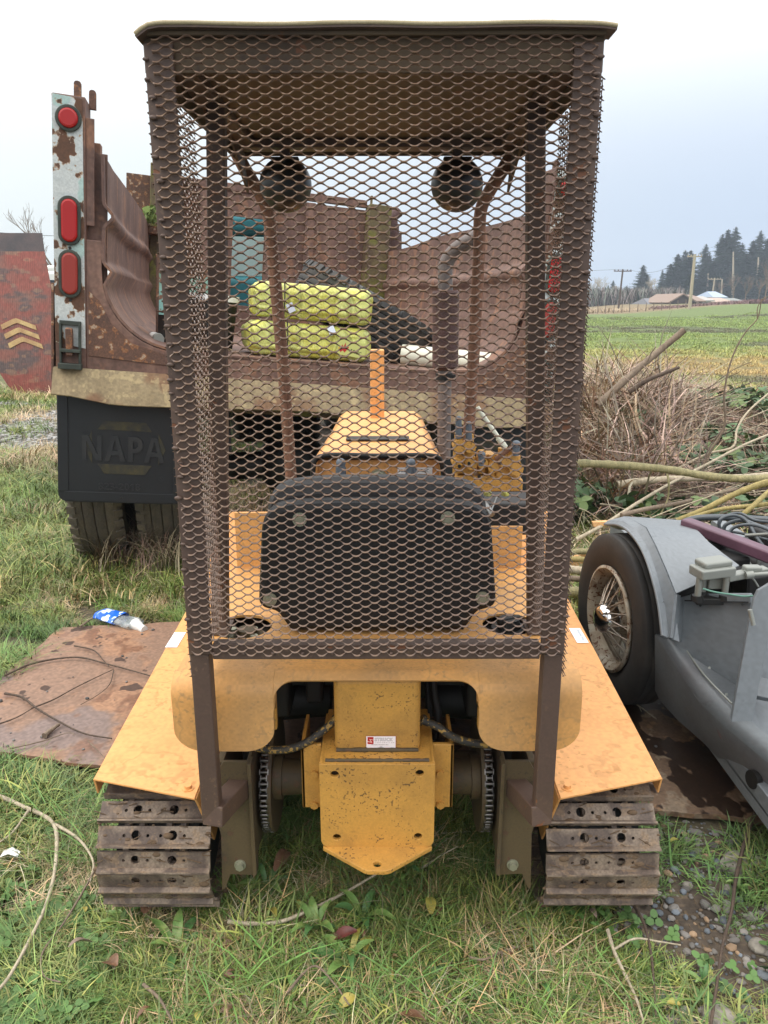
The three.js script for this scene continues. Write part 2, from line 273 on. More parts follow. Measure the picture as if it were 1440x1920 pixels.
M.barkWillow = wood([128, 116, 72], [164, 148, 96], 237, 0.3, 0.3, 0.002);
M.splitWood = wood([196, 148, 96], [224, 178, 126], 241, 0.3, 0.3, 0);
M.stone = surf(0.4, 256, (u, v) => { const a = fb(u, v, 5, 5, 5, 251), g = fb(u, v, 40, 40, 3, 255), q = mix3([118, 112, 102], [150, 144, 132], a), k = 0.8 + 0.4 * g; return [q[0] * k, q[1] * k, q[2] * k, 0.85, a * 0.5 + g * 0.5]; });
const plain = (hex, rough, metal = 0, o = {}) => new THREE.MeshPhysicalMaterial({ color: hex, roughness: rough, metalness: metal, ...o });
M.pvc = plain(0xd9d8c4, 0.35); M.pvcIn = plain(0x9c9560, 0.6); M.white = plain(0xdcdcd8, 0.5); M.chrome = plain(0xd8d8d8, 0.12, 1); M.wire = plain(0xb4aca0, 0.38, 0.9);
M.steel = plain(0x8a8a88, 0.42, 0.8); M.castGrey = plain(0x8b8d86, 0.5, 0.3); M.chain = plain(0x6f6b68, 0.28, 0.9); M.redLens = plain(0xa01512, 0.25);
M.redFaded = plain(0x8c2c20, 0.4); M.grip = plain(0x5d656e, 0.5); M.cable = plain(0x4a5054, 0.42); M.galv = plain(0x9a9a86, 0.5, 0.6); M.greenWire = plain(0x5f8a7a, 0.5);
M.hiVis = surf(0.5, 512, (u, v) => { const a = fb(u + 0.25 * v, v, 12, 5, 5, 261), b = fb(u, v, 5, 5, 4, 265), q = mix3([190, 194, 112], [204, 196, 74], clamp((b - 0.35) * 2.2)), k = 0.82 + 0.34 * a; return [q[0] * k, q[1] * k, q[2] * k, 0.4, Math.abs(a - 0.5) * 2]; }, { bump: 0.02 });
M.rustBar = wood([104, 70, 52], [138, 100, 80], 271, 0.25, 0.25, 0);
M.decalGlass = new THREE.MeshPhysicalMaterial({ color: 0xe8f0f2, roughness: 0.12, transmission: 0.85, thickness: 0 });
M.glassDark = plain(0x2a3238, 0.08, 0.2); M.skyGlass = plain(0xb9d6d2, 0.15);
function canvasMat(w, h, draw, rough = 0.4) { const c = document.createElement('canvas'); c.width = w; c.height = h; draw(c.getContext('2d'), w, h); const t = new THREE.CanvasTexture(c); t.colorSpace = THREE.SRGBColorSpace; return new THREE.MeshStandardMaterial({ map: t, roughness: rough }); }
function decal(name, w, h, m, parent, p, rot = [0, 0, 0]) { const o = new THREE.Mesh(new THREE.PlaneGeometry(w, h), m), b = rootOf(parent).userData.base; o.name = name; o.position.set(p.x - b[0], p.y - b[1], p.z - b[2]); o.rotation.set(...rot); o.receiveShadow = true; parent.add(o); return o; }
const font = await new FontLoader().loadAsync('fonts/droid/droid_sans_bold.typeface.json');
function lettering(txt, size, depth) { const g = new TextGeometry(txt, { font, size, depth, curveSegments: 3, bevelEnabled: false }); g.computeBoundingBox(); g.translate(-(g.boundingBox.max.x + g.boundingBox.min.x) / 2, 0, 0); return g; }

// ---------------------------------------------------------------- ground: one sheet out to the horizon
function hillY(x, z) { // a berm under the brush pile on the right, the pasture rising to the right beyond
  const d = -z;
  let y = 1.25 * sstep(27, 50, x) * sstep(15, 70, d);
  y += 0.27 * sstep(1.0, 2.2, x) * sstep(4.6, 6.4, d) * (1 - sstep(8.2, 10.5, d));
  y += (noise2(x * 0.9, z * 0.9, 5) - 0.5) * 0.10 * sstep(2.6, 6, Math.hypot(x, d - 1.6)) + (noise2(x * 5, z * 5, 9) - 0.5) * 0.028;
  return y - 0.01;
}
// how much the ground is bare earth or gravel instead of grass (0..1)
function bare(x, z) {
  const d = -z, n = noise2(x * 2.2, z * 2.2, 21, 4), n2 = noise2(x * 0.7, z * 0.7, 25, 3);
  let b = sstep(0.34, 0.6, x + (n - 0.5) * 0.6) * (1 - sstep(1.75, 2.0, d)) * sstep(0.30, 0.48, n + 0.08);       // dirt and pebbles, lower right
  b = Math.max(b, sstep(-1.2, -1.8, x) * sstep(6.6, 7.6, d + (n2 - 0.5) * 2) * (1 - sstep(10.6, 11.6, d + (n2 - 0.5) * 2)) * sstep(0.3, 0.5, n + 0.1));   // gravel lane, left
  b = Math.max(b, sstep(0.60, 0.68, n) * (d < 6 ? 0.8 : 0.25));
  b = Math.max(b, (1 - sstep(0.55, 0.8, Math.abs(x + 0.01))) * sstep(1.9, 2.2, d) * (1 - sstep(3, 3.2, d)) * 0.8);                                       // under the machine
  b = Math.max(b, sstep(-1.75, -1.5, x) * (1 - sstep(0.6, 0.9, x)) * sstep(3.9, 4.4, d) * (1 - sstep(9, 10, d)));                                       // under the truck
  return b;
}
{
  const NX = 300, NZ = 340, pos = [], col = [], uv = [], idx = [], sx = (u) => 0.5 * Math.sinh(7.6 * u) * (1 + 0 * u), sz = (u) => -2.0 - 0.8 * Math.sinh(8.0 * u - 1.1) - 0.9;
  for (let j = 0; j <= NZ; j++) for (let i = 0; i <= NX; i++) {
    const x = sx((i / NX) * 2 - 1), z = sz(j / NZ * 1.0 - 0.12), d = -z; pos.push(x, hillY(x, z), z); uv.push(x / 1.3, z / 1.3);
    const n = noise2(x * 1.7, z * 1.7, 31, 4), m = noise2(x * 0.22, z * 0.22, 35, 4), f = noise2(x * 0.06, z * 0.06 * 3, 39, 4);
    let c = mix3([0.125, 0.145, 0.045], [0.20, 0.170, 0.085], sstep(0.4, 0.65, n));
    const past = sstep(7.5, 9.5, d) * sstep(1.0, 2.5, x);
    let p = mix3([0.28, 0.30, 0.085], [0.19, 0.275, 0.065], sstep(12, 30, d + (f - 0.5) * 24)); p = mix3(p, [0.30, 0.235, 0.085], sstep(0.5, 0.66, m) * (1 - sstep(14, 34, d))); p = mix3(p, [0.10, 0.11, 0.055], sstep(0.56, 0.66, f) * sstep(12, 20, d) * (1 - sstep(60, 90, d)) * 0.7);
    p = mix3(p, [0.33, 0.25, 0.13], sstep(96, 104, d + (30 - x) * 0.3) * sstep(0.3, 0.5, 1.2 - x / 60));
    c = mix3(c, p, past); if (x < -1 && d > 11) c = mix3(c, [0.17, 0.19, 0.065], 0.7);
    const b = bare(x, z), e = x < -1 && d > 5 ? [0.22, 0.205, 0.185] : mix3([0.130, 0.098, 0.072], [0.19, 0.15, 0.115], noise2(x * 7, z * 7, 43));
    c = mix3(c, e, b * (1 - past)); col.push(...c);
  }
  for (let j = 0; j < NZ; j++) for (let i = 0; i < NX; i++) { const a = j * (NX + 1) + i; idx.push(a, a + 1, a + NX + 1, a + 1, a + NX + 2, a + NX + 1); }
  const g = new THREE.BufferGeometry(); g.setAttribute('position', new THREE.Float32BufferAttribute(pos, 3)); g.setAttribute('color', new THREE.Float32BufferAttribute(col, 3)); g.setAttribute('uv', new THREE.Float32BufferAttribute(uv, 2)); g.setIndex(idx); g.computeVertexNormals();
  const m = surf(1, 1024, (u, v) => { const a = fb(u, v, 20, 20, 4, 301), b = fb(u, v, 90, 90, 2, 305), s = sstep(0.66, 0.74, fb(u, v, 160, 50, 2, 307)), s2 = sstep(0.68, 0.74, fb(u, v, 50, 160, 2, 309)), k = 0.62 + 0.5 * a + 0.28 * (b - 0.5); return [215 * k + 40 * s + 26 * s2, 212 * k + 32 * s + 24 * s2, 205 * k + 14 * s + 18 * s2, 0.95, a * 0.6 + b * 0.4 + 0.2 * s]; }, { bump: 0.012 });
  m.vertexColors = true; if (g.attributes.normal.getY(5000) < 0) { const ix = g.index.array; for (let i = 0; i < ix.length; i += 3) { const t = ix[i]; ix[i] = ix[i + 1]; ix[i + 1] = t; } g.computeVertexNormals(); }
  const o = new THREE.Mesh(g, m); o.name = 'ground'; o.receiveShadow = true; scene.add(o); tag(o, 'grassy yard with bare earth, running out into a green pasture', 'ground', null, 'structure');
}

// ---------------------------------------------------------------- the small yellow crawler tractor
const cx = -0.013;
const tr = thing('crawler_tractor', 'small yellow crawler tractor with a brown expanded-metal safety cage, seen from behind', 'bulldozer', [cx, 0, -1.9]);
{
  const W = (r, y, z) => V3(cx + r, y, z);
  // --- tracks
  const RT = 0.152, ZR = -1.575, ZF = -2.92, YC = 0.176, PITCH = 0.0505, PW = 0.246;
  const holes = []; for (const s of [-1, 1]) { const c = s * 0.040; holes.push([c, 0.004, 0.0105], [c - 0.026, 0.003, 0.0036], [c + 0.026, 0.003, 0.0036]); }
  const padG = merge([ext(shape([[-PW / 2, -0.0225], [PW / 2, -0.0225], [PW / 2, 0.0225], [-PW / 2, 0.0225]], holes), 0.006, 0, 5),
    xf(ext(shape([[0, 0], [0.013, 0.002], [0.013, 0.006], [0.003, 0.010], [0, 0.010]]), PW, 0.001).translate(0, 0, -PW / 2), 0, 0, 0, 0, -Math.PI / 2, 0).translate(0, -0.0235, 0.0045)]);
  const padG2 = padG.clone(); { const u = padG2.attributes.uv; for (let i = 0; i < u.count; i++) u.setXY(i, u.getX(i) + 0.13, u.getY(i) + 0.21); }
  const L = ZR - ZF, per = 2 * L + 2 * Math.PI * RT, n = Math.round(per / PITCH);
  const on = (s) => { // a point of the belt and the way it faces, by distance from the rear of its top run
    s = ((s % per) + per) % per; const h = Math.PI * RT;
    if (s < h) { const a = Math.PI / 2 - s / RT; return [YC + RT * Math.sin(a), ZR + RT * Math.cos(a), a]; }
    s -= h; if (s < L) return [YC - RT, ZR - s, -Math.PI / 2]; s -= L;
    if (s < h) { const a = -Math.PI / 2 - s / RT; return [YC + RT * Math.sin(a), ZF + RT * Math.cos(a), a]; }
    s -= h; return [YC + RT, ZF + s, Math.PI / 2];
  };
  for (const sd of [-1, 1]) {
    const X = cx + sd * 0.491, links = [];
    for (const lx of [-0.062, -0.03, 0.03, 0.062]) for (let k = 0; k < n; k++) { const [y, z, a] = on((k + 0.35 + (lx > 0 ? 0.2 : 0)) * PITCH); links.push(xf(new THREE.BoxGeometry(0.012, PITCH * 0.8, 0.022), 0, 0, -0.016, 0, 0, 0).applyMatrix4(new THREE.Matrix4().makeRotationX(-a)).translate(X + lx, y, z)); }
    for (let k = 0; k < n; k++) { const [y, z, a] = on((k + 0.5) * PITCH); links.push(xf(new THREE.CylinderGeometry(0.006, 0.006, 0.16, 6), 0, 0, -0.016, 0, 0, Math.PI / 2).applyMatrix4(new THREE.Matrix4().makeRotationX(-a)).translate(X, y, z)); }
    const belt = obj('track', links, M.trackSteel, tr);
    for (let k = 0; k < n; k++) {
      const [y, z, a] = on((k + 0.18 + (sd > 0 ? 0.12 : 0)) * PITCH), p = new THREE.Mesh(k % 2 ? padG : padG2, M.trackSteel); p.name = 'track_pad'; p.castShadow = p.receiveShadow = true;
      p.position.set(X - cx + rr(-0.004, 0.004), y, z + 1.9); p.rotation.set(-a + rr(-0.03, 0.03), 0, rr(-0.008, 0.008)); belt.add(p);
    }
    { const c = []; for (let k = 0; k < 260; k++) { const [y, z, a] = on(rr(0, 0.62)), e = rr(-0.5, 0.5) * PW, s = 0.002 + 0.006 * Math.pow(R(), 2), q = rr(-0.004, 0.004); if (k % 3) { c.push(xf(new THREE.IcosahedronGeometry(s, 1).scale(1.6, 1, 0.8), X + e, y + q + 0.004 * Math.sin(a), z + 0.004 * Math.cos(a))); } else c.push(xf(new THREE.BoxGeometry(0.012 + s * 3, 0.0016, 0.0016), 0, 0, 0, 0, 0, rr(-0.6, 0.6)).translate(X + e, y + 0.009 * Math.sin(a), z + 0.009 * Math.cos(a))); } obj('mud', c, M.mud ||= rubber([104, 84, 64], [78, 64, 50], 371, 0.1, 0.95, 0), belt).userData.kind = 'stuff'; }
    obj('drive_drum', [cyl(V3(X - 0.09, YC, ZR), V3(X + 0.09, YC, ZR), 0.125, 0.125, 24), cyl(V3(X - 0.10, YC, ZF), V3(X + 0.10, YC, ZF), 0.125, 0.125, 24), span(X - 0.07, X + 0.07, YC - 0.05, YC + 0.06, ZR - 0.1, ZF + 0.1)], M.black, tr);
    // fender: flat sheet over the track, its outer edge bent down, oblique at the back, kicked up at the front
    const f = (px, py, Y) => { const p = gnd(sd < 0 ? px : 1412 - px, py, Y); return p; };
    const xo = cx + sd * 0.622, xi = cx + sd * 0.385, Y = 0.372;
    const zo = -1.475, zi = -1.405, zf = -2.86, xw = xo + sd * 0.05;
    const fen = obj('fender', [plate([V3(xi, Y, zi), V3(xo, Y, zo), V3(xw, Y, zf), V3(xi, Y, zf)], 0.005),
      plate([V3(xo, Y, zo), V3(xo, Y - 0.042, zo - 0.012), V3(xw, Y - 0.042, zf), V3(xw, Y, zf)], 0.0045),
      plate([V3(xi, Y, zf), V3(xw, Y, zf), V3(xw, Y + 0.2, zf - 0.12), V3(xi, Y + 0.2, zf - 0.12)], 0.005),
      plate([V3(xi, Y - 0.002, zi - 0.004), V3(xi - sd * 0.012, Y - 0.17, zi - 0.09), V3(xi - sd * 0.012, Y - 0.10, -2.0), V3(xi, Y - 0.002, -2.0)], 0.005)], M.yellow, tr);
    obj('bolt', [cyl(V3(xi + sd * 0.022, Y + 0.002, zi - 0.035), V3(xi + sd * 0.022, Y + 0.004, zi - 0.035), 0.013, 0.013, 16), cyl(V3(xi + sd * 0.022, Y + 0.004, zi - 0.035), V3(xi + sd * 0.022, Y + 0.011, zi - 0.035), 0.008, 0.008, 6)], M.yellow, fen);
    const lm = canvasMat(96, 256, (g, w, h) => { g.fillStyle = '#f2f4f4'; g.fillRect(0, 0, w, h); g.fillStyle = '#7d8a9c'; g.save(); g.translate(w / 2, h / 2); g.rotate(sd * Math.PI / 2); g.font = 'bold 30px sans-serif'; g.textAlign = 'center'; g.fillText('MAGNATRAC', 0, -8); g.font = '15px sans-serif'; g.fillStyle = '#9aa4ae'; g.fillText('STRUCK CORPORATION', 0, 20); g.restore(); });
    const q = gnd(sd < 0 ? 331 : 1084, sd < 0 ? 1199 : 1192, Y + 0.004); decal('sticker', 0.036, 0.11, lm, fen, V3(q.x + sd * 0.002, Y + 0.0045, q.z), [-Math.PI / 2, 0, 0]);
    // upright bracket plates between track and gearbox
    const bz = -1.445, a = (px, py) => { const p = at(sd < 0 ? px : 1412 - px, py, -bz); return V3(p.x, p.y, bz); };
    const out = (pts, th, z0) => ext(shape(pts.map(([px, py]) => { const p = a(px, py); return [p.x, p.y]; })), th, 0.001).translate(0, 0, z0);
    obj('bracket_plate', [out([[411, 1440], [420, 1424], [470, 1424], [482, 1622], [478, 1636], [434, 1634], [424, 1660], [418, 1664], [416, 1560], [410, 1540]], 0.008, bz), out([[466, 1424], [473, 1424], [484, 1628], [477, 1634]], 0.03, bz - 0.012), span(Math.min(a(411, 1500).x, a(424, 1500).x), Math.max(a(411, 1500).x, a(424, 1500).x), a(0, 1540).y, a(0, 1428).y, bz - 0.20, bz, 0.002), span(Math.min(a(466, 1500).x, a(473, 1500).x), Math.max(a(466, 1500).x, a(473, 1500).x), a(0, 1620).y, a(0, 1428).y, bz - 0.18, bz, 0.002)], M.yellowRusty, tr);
    for (const [px, py] of [[444, 1470], [452, 1616]]) { const p = a(px, py); obj('bolt', [cyl(V3(p.x, p.y, bz + 0.007), V3(p.x, p.y, bz + 0.011), 0.013, 0.013, 16), cyl(V3(p.x, p.y, bz + 0.011), V3(p.x, p.y, bz + 0.019), 0.0095, 0.0095, 6)], py > 1600 ? M.galv : M.yellowRusty, tr); }
    // sprocket with its roller chain, seen nearly edge on
    const sxx = a(489, 1500).x, sy = 0.30, sz = -1.61, SR = 0.128;
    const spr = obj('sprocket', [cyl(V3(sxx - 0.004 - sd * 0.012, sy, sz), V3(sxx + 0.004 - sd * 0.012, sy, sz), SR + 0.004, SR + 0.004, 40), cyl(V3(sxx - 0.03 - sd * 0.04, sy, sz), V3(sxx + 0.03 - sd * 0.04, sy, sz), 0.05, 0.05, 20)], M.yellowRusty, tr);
    const ch = [], CP = 0.0125, cn = Math.round(2 * Math.PI * SR / CP);
    for (let k = 0; k < cn; k++) { const t = k / cn * Math.PI * 2, y = sy + SR * Math.sin(t), z = sz + SR * Math.cos(t); if (z < sz - 0.06) continue; ch.push(cyl(V3(sxx - 0.008, y, z), V3(sxx + 0.008, y, z), 0.0042, 0.0042, 8)); for (const e of [-1, 1]) ch.push(xf(new THREE.BoxGeometry(0.0022, CP * 0.98, 0.0095), 0, 0, 0, -t, 0, 0).translate(sxx + e * (k % 2 ? 0.0065 : 0.0092), y, z)); }
    obj('chain', ch, M.chain, spr);
    // axle tube and the angle bracket bolted to the gearbox
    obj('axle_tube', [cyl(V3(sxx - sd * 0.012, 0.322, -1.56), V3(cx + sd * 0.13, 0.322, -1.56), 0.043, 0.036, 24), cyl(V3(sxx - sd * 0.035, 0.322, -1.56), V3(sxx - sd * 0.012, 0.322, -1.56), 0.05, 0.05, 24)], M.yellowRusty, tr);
    const A = (px, py) => { const p = at(sd < 0 ? px : 1412 - px + 4, py, 1.435); return p; };
    const p0 = A(564, 1396), p1 = A(606, 1514), sb = obj('side_bracket', [span(p0.x, p1.x, p0.y, p1.y, -1.435, -1.445, 0.002), span(p0.x, p0.x - sd * 0.008, p0.y, p1.y, -1.435, -1.56, 0.002)], M.yellowGrimy, tr);
    for (const py of [1450, 1508]) { const p = A(590, py); obj('bolt', [cyl(V3(p.x, p.y, -1.436), V3(p.x, p.y, -1.428), 0.009, 0.009, 6)], M.yellowGrimy, sb); }
    // hose from the column to the lobes of the deck
    const H = sd < 0 ? [[628, 1352, 1.45], [606, 1370, 1.44], [570, 1395, 1.43], [530, 1406, 1.43], [490, 1403, 1.44], [455, 1390, 1.48]] : [[796, 1352, 1.45], [820, 1362, 1.44], [850, 1382, 1.43], [890, 1394, 1.43], [930, 1396, 1.44], [965, 1390, 1.48]];
    obj('hydraulic_hose', [tube(H.map((h) => at(...h)), 0.0085, 0.0085, 30, 10), cyl(at(H[0][0] + sd * -6, H[0][1] - 4, 1.45), at(H[0][0], H[0][1], 1.45), 0.012, 0.012, 6)], M.hoseWorn ||= paint([40, 37, 32], [150, 118, 56], [150, 118, 56], { s: 281, speck: 1, chip: 0.60, gloss: 0.5, size: 0.14, grime: 0.3, bump: 0 }), tr);
  }
  // --- gearbox: column, lower box with four holes, drawbar lip
  const col = obj('gearbox_column', [span(cx - 0.089, cx + 0.089, 0.475, 0.648, -1.412, -1.60, 0.014)], M.yellowGrimy, tr);
  const struck = canvasMat(512, 232, (g, w, h) => {
    g.fillStyle = '#a8302c'; g.fillRect(0, 0, w, h); g.fillStyle = '#efe6e4'; g.fillRect(6, 6, w - 12, h - 12);
    g.fillStyle = '#b02324'; g.beginPath(); g.roundRect(26, 20, 104, 138, 10); g.fill();
    g.fillStyle = '#f0c8b8'; g.beginPath(); g.moveTo(26, 98); g.lineTo(86, 112); g.lineTo(56, 60); g.lineTo(130, 70); g.lineTo(130, 82); g.lineTo(76, 72); g.lineTo(110, 132); g.lineTo(26, 112); g.fill();
    g.font = 'bold 84px sans-serif'; g.strokeStyle = '#6c5a5c'; g.lineWidth = 4; g.save(); g.translate(148, 98); g.scale(0.98, 1); g.strokeText('STRUCK', 0, 0, 340); g.restore();
    g.fillStyle = '#7a5c5c'; g.font = '30px sans-serif'; const t = 'CORPORATION'; for (let i = 0; i < t.length; i++) g.fillText(t[i], 152 + i * 31, 138);
    g.font = 'bold 19px sans-serif'; g.fillText('CEDARBURG, WISCONSIN  53012', 90, 176); g.fillText('#123', 236, 210);
  });
  { const p = at(715, 1403, 1.412); decal('maker_plate', 0.062, 0.028, struck, col, V3(p.x, 0.5045, -1.4105)); }
  const LB = -1.362, bxw = 0.117;
  const boxS = shape(rpoly([[-bxw, 0.484], [-bxw, 0.288, 0.02], [bxw, 0.288, 0.02], [bxw, 0.484]]), [[-0.086, 0.461, 0.0085, 0.0075], [0.086, 0.463, 0.0085, 0.0075], [-0.084, 0.312, 0.0085, 0.0075], [0.084, 0.314, 0.0085, 0.0075]]);
  const lb = obj('gearbox_housing', [ext(boxS, 0.010, 0.001).translate(cx, 0, LB - 0.010), span(cx - bxw, cx - bxw + 0.01, 0.30, 0.484, LB - 0.01, LB - 0.20, 0.002), span(cx + bxw - 0.01, cx + bxw, 0.30, 0.484, LB - 0.01, LB - 0.20, 0.002), span(cx - bxw + 0.004, cx + bxw - 0.004, 0.476, 0.484, LB - 0.006, LB - 0.22, 0.002)], M.yellowGrimy, tr);
  obj('drawbar_lip', [xf(ext(shape(rpoly([[-bxw + 0.004, 0], [-bxw + 0.004, -0.004], [-0.022, -0.074, 0.008], [0.022, -0.074, 0.008], [bxw - 0.004, -0.004], [bxw - 0.004, 0], [bxw - 0.01, 0.12], [-bxw + 0.01, 0.12]]), [[0.0, -0.054, 0.0085]]), 0.010, 0.0015), 0, 0, 0, -Math.PI / 2, 0, 0).translate(cx, 0.279, LB - 0.004)], M.yellowGrimy, lb);
  obj('weld_seam', [tube([W(-0.105, 0.4855, LB - 0.012), W(0, 0.486, LB - 0.011), W(0.105, 0.4855, LB - 0.012)], 0.004, 0.004, 30, 6, 0.5)], M.yellowRusty, lb); obj('weld_seam', [tube([W(-0.085, 0.486, -1.410), W(0, 0.487, -1.409), W(0.085, 0.486, -1.410)], 0.005, 0.005, 30, 6, 0.5)], M.yellowRusty, lb);
  // --- dark machinery in the openings
  obj('crossbar', [span(cx - 0.30, cx + 0.30, 0.522, 0.548, -1.62, -1.66)], M.black, tr);
  obj('hydraulic_motor', [cyl(W(-0.25, 0.42, -1.75), W(-0.12, 0.42, -1.75), 0.055, 0.045, 18)], M.black, tr); obj('hydraulic_motor', [cyl(W(0.25, 0.42, -1.75), W(0.12, 0.42, -1.75), 0.055, 0.045, 18)], M.black, tr); obj('elbow', [bx(0.04, 0.09, 0.04, cx - 0.145, 0.54, -1.60, 0, 0, 0, 0.01), bx(0.09, 0.03, 0.035, cx - 0.12, 0.58, -1.60, 0, 0, 0, 0.012)], M.black, tr);
  obj('hydraulic_line', [tube([at(812, 1255, 1.6), at(815, 1300, 1.58), at(822, 1345, 1.56), at(815, 1385, 1.56)], 0.009, 0.009, 20, 8), tube([at(800, 1255, 1.62), at(804, 1320, 1.60), at(803, 1380, 1.58)], 0.007, 0.007, 20, 8)], M.black, tr);
  obj('belly_frame', [span(cx - 0.34, cx - 0.30, 0.22, 0.44, -1.7, -2.9), span(cx + 0.30, cx + 0.34, 0.22, 0.44, -1.7, -2.9), span(cx - 0.26, cx + 0.26, 0.30, 0.62, -1.95, -2.9, 0.02), span(cx - 0.3, cx + 0.3, 0.18, 0.2, -2.2, -2.9)], M.black, tr);
  // --- deck: sheet with rounded lobes hanging at the back and two round openings
  const DZ = -1.385, b = (px, py) => { const p = at(px, py, 1.38); return [p.x, p.y]; };
  const LX = (px) => b(px, 1340)[0];
  { const yb = 0.622, rb = 0.036, yt = 0.658, LB0 = 0.026, arc = rb * Math.PI / 2, x0 = LX(325), x1 = LX(1090), xa = LX(514), xb2 = LX(899), rc = 0.042, RO = 0.06, yLow = 0.503, full = arc + yb - yLow;
    const drop = (x) => { // how far the sheet runs down from the bend at x
      if (x > xa && x < xb2) { const e = Math.min(x - xa, xb2 - x); return LB0 + (e < rc ? rc - Math.sqrt(Math.max(0, rc * rc - (rc - e) ** 2)) : 0); }
      const [l, r] = x <= xa ? [x0, xa] : [xb2, x1], e = Math.min(x - l, r - x); return full - (e < RO ? RO - Math.sqrt(Math.max(0, RO * RO - (RO - e) ** 2)) : 0) * 0.85; };
    const prof = (q) => q < arc ? [yb + rb * Math.cos(q / rb), DZ - rb + rb * Math.sin(q / rb)] : [yb - (q - arc), DZ];
    const xs = []; for (const [l, r] of [[x0, xa], [xa + 0.0006, xb2 - 0.0006], [xb2, x1]]) for (let k = 0; k <= 48; k++) xs.push(lerp(l, r, 0.5 - 0.5 * Math.cos(Math.PI * k / 48)));
    const sheet = strip(xs.map((x) => { const d = drop(x), c = []; for (let k = 0; k <= 16; k++) { const [y, z] = prof(d * k / 16); c.push(V3(x, y, z)); } return c; }), -0.006);
    const top = (px, py, r) => { const p = gnd(px, py, yt); return [p.x, -p.z, r, r]; }; const h1 = top(455, 1174, 0.068), h2 = top(955, 1170, 0.062);
    const dk = xf(ext(shape([[x0, 1.4208], [x1, 1.4208], [x1, 2.06], [x0, 2.06]], [h1, h2]), 0.006, 0, 20), 0, 0, 0, -Math.PI / 2, 0, 0).translate(0, yt - 0.0062, 0);
    obj('deck', [sheet, dk, span(cx - 0.40, cx - 0.30, 0.66, 0.82, -2.055, -2.061, 0.001), span(cx + 0.30, cx + 0.40, 0.66, 0.78, -2.055, -2.061, 0.001)], M.yellowDeck, tr);
    obj('deck_return', [span(b(507, 1300)[0], b(507, 1300)[0] + 0.008, 0.54, 0.62, DZ - 0.012, DZ - 0.03), span(b(901, 1300)[0], b(901, 1300)[0] + 0.008, 0.54, 0.62, DZ - 0.012, DZ - 0.03), span(cx - 0.38, cx - 0.37, 0.53, 0.65, DZ - 0.03, -2.0), span(cx + 0.37, cx + 0.38, 0.53, 0.65, DZ - 0.03, -2.0)], M.yellowGrimy, tr);
    for (const [h, s] of [[h1, -1], [h2, 1]]) {
      const c = V3(h[0], yt - 0.02, -h[1]);
      if (s < 0) { const cap = obj('filler_cap', [cyl(c.clone().add(V3(0, -0.06, 0)), c.clone().add(V3(0, -0.01, 0)), 0.06, 0.06, 28), cyl(c.clone().add(V3(0.01, -0.01, -0.005)), c.clone().add(V3(0.01, 0.012, -0.005)), 0.026, 0.022, 20)], M.yellowRusty, tr); for (const a of [0.6, 2.4, 3.9, 5.4]) obj('knob', [cyl(c.clone().add(V3(Math.cos(a) * 0.036, -0.01, Math.sin(a) * 0.03)), c.clone().add(V3(Math.cos(a) * 0.036, 0.006, Math.sin(a) * 0.03)), 0.012, 0.009, 12)], M.galv, cap); }
      else obj('fuel_cap', [cyl(c.clone().add(V3(0, -0.05, 0)), c.clone().add(V3(0, 0.012, 0)), 0.042, 0.04, 24), cyl(c.clone().add(V3(0, 0.012, 0)), c.clone().add(V3(0, 0.034, 0)), 0.028, 0.024, 10), bx(0.062, 0.016, 0.014, c.x, c.y + 0.03, c.z, 0, 0.4, 0, 0.005)], M.black, tr);
    } }
  for (const sd of [-1, 1]) obj('dark_filler_box', [bx(0.17, 0.16, 0.26, cx + sd * 0.285, 0.545, -1.70, 0, 0, 0, 0.01)], M.black, tr);  // black boxes added under the deck openings to keep them dark
  // --- seat seen from behind
  { const S = (px, py) => { const p = at(px, py, 1.60); return [p.x, p.y]; };
    const o = rpoly([[...S(546, 1186)], [...S(520, 1150), 0.01], [...S(484, 1140), 0.02], [...S(492, 948), 0.10], [...S(600, 940), 0.05], [...S(820, 940), 0.05], [...S(922, 948), 0.10], [...S(933, 1140), 0.02], [...S(896, 1150), 0.01], [...S(871, 1186)]], 7);
    const st = obj('seat_back', [ext(shape(o), 0.055, 0.016).translate(0, 0, -1.655)], M.seat, tr);
    const c2 = rpoly([[...S(486, 1120)], [...S(494, 924), 0.10], [...S(600, 911), 0.05], [...S(820, 911), 0.05], [...S(920, 924), 0.10], [...S(931, 1120)]], 7);
    obj('seat_cushion', [ext(shape(c2), 0.085, 0.03).translate(0, 0, -1.745), bx(0.50, 0.10, 0.40, cx, 0.74, -1.93, 0, 0, 0, 0.035)], M.seatPad, tr);
    for (const [px, py] of [[563, 974], [841, 972], [507, 1124], [906, 1122]]) { const p = at(px, py, 1.598); obj('bolt', [cyl(p.clone().add(V3(0, 0, -0.008)), p.clone().add(V3(0, 0, 0.002)), 0.0155, 0.0155, 20), cyl(p.clone().add(V3(0, 0, 0.002)), p.clone().add(V3(0, 0, 0.008)), 0.008, 0.008, 6)], M.galv, st); } }
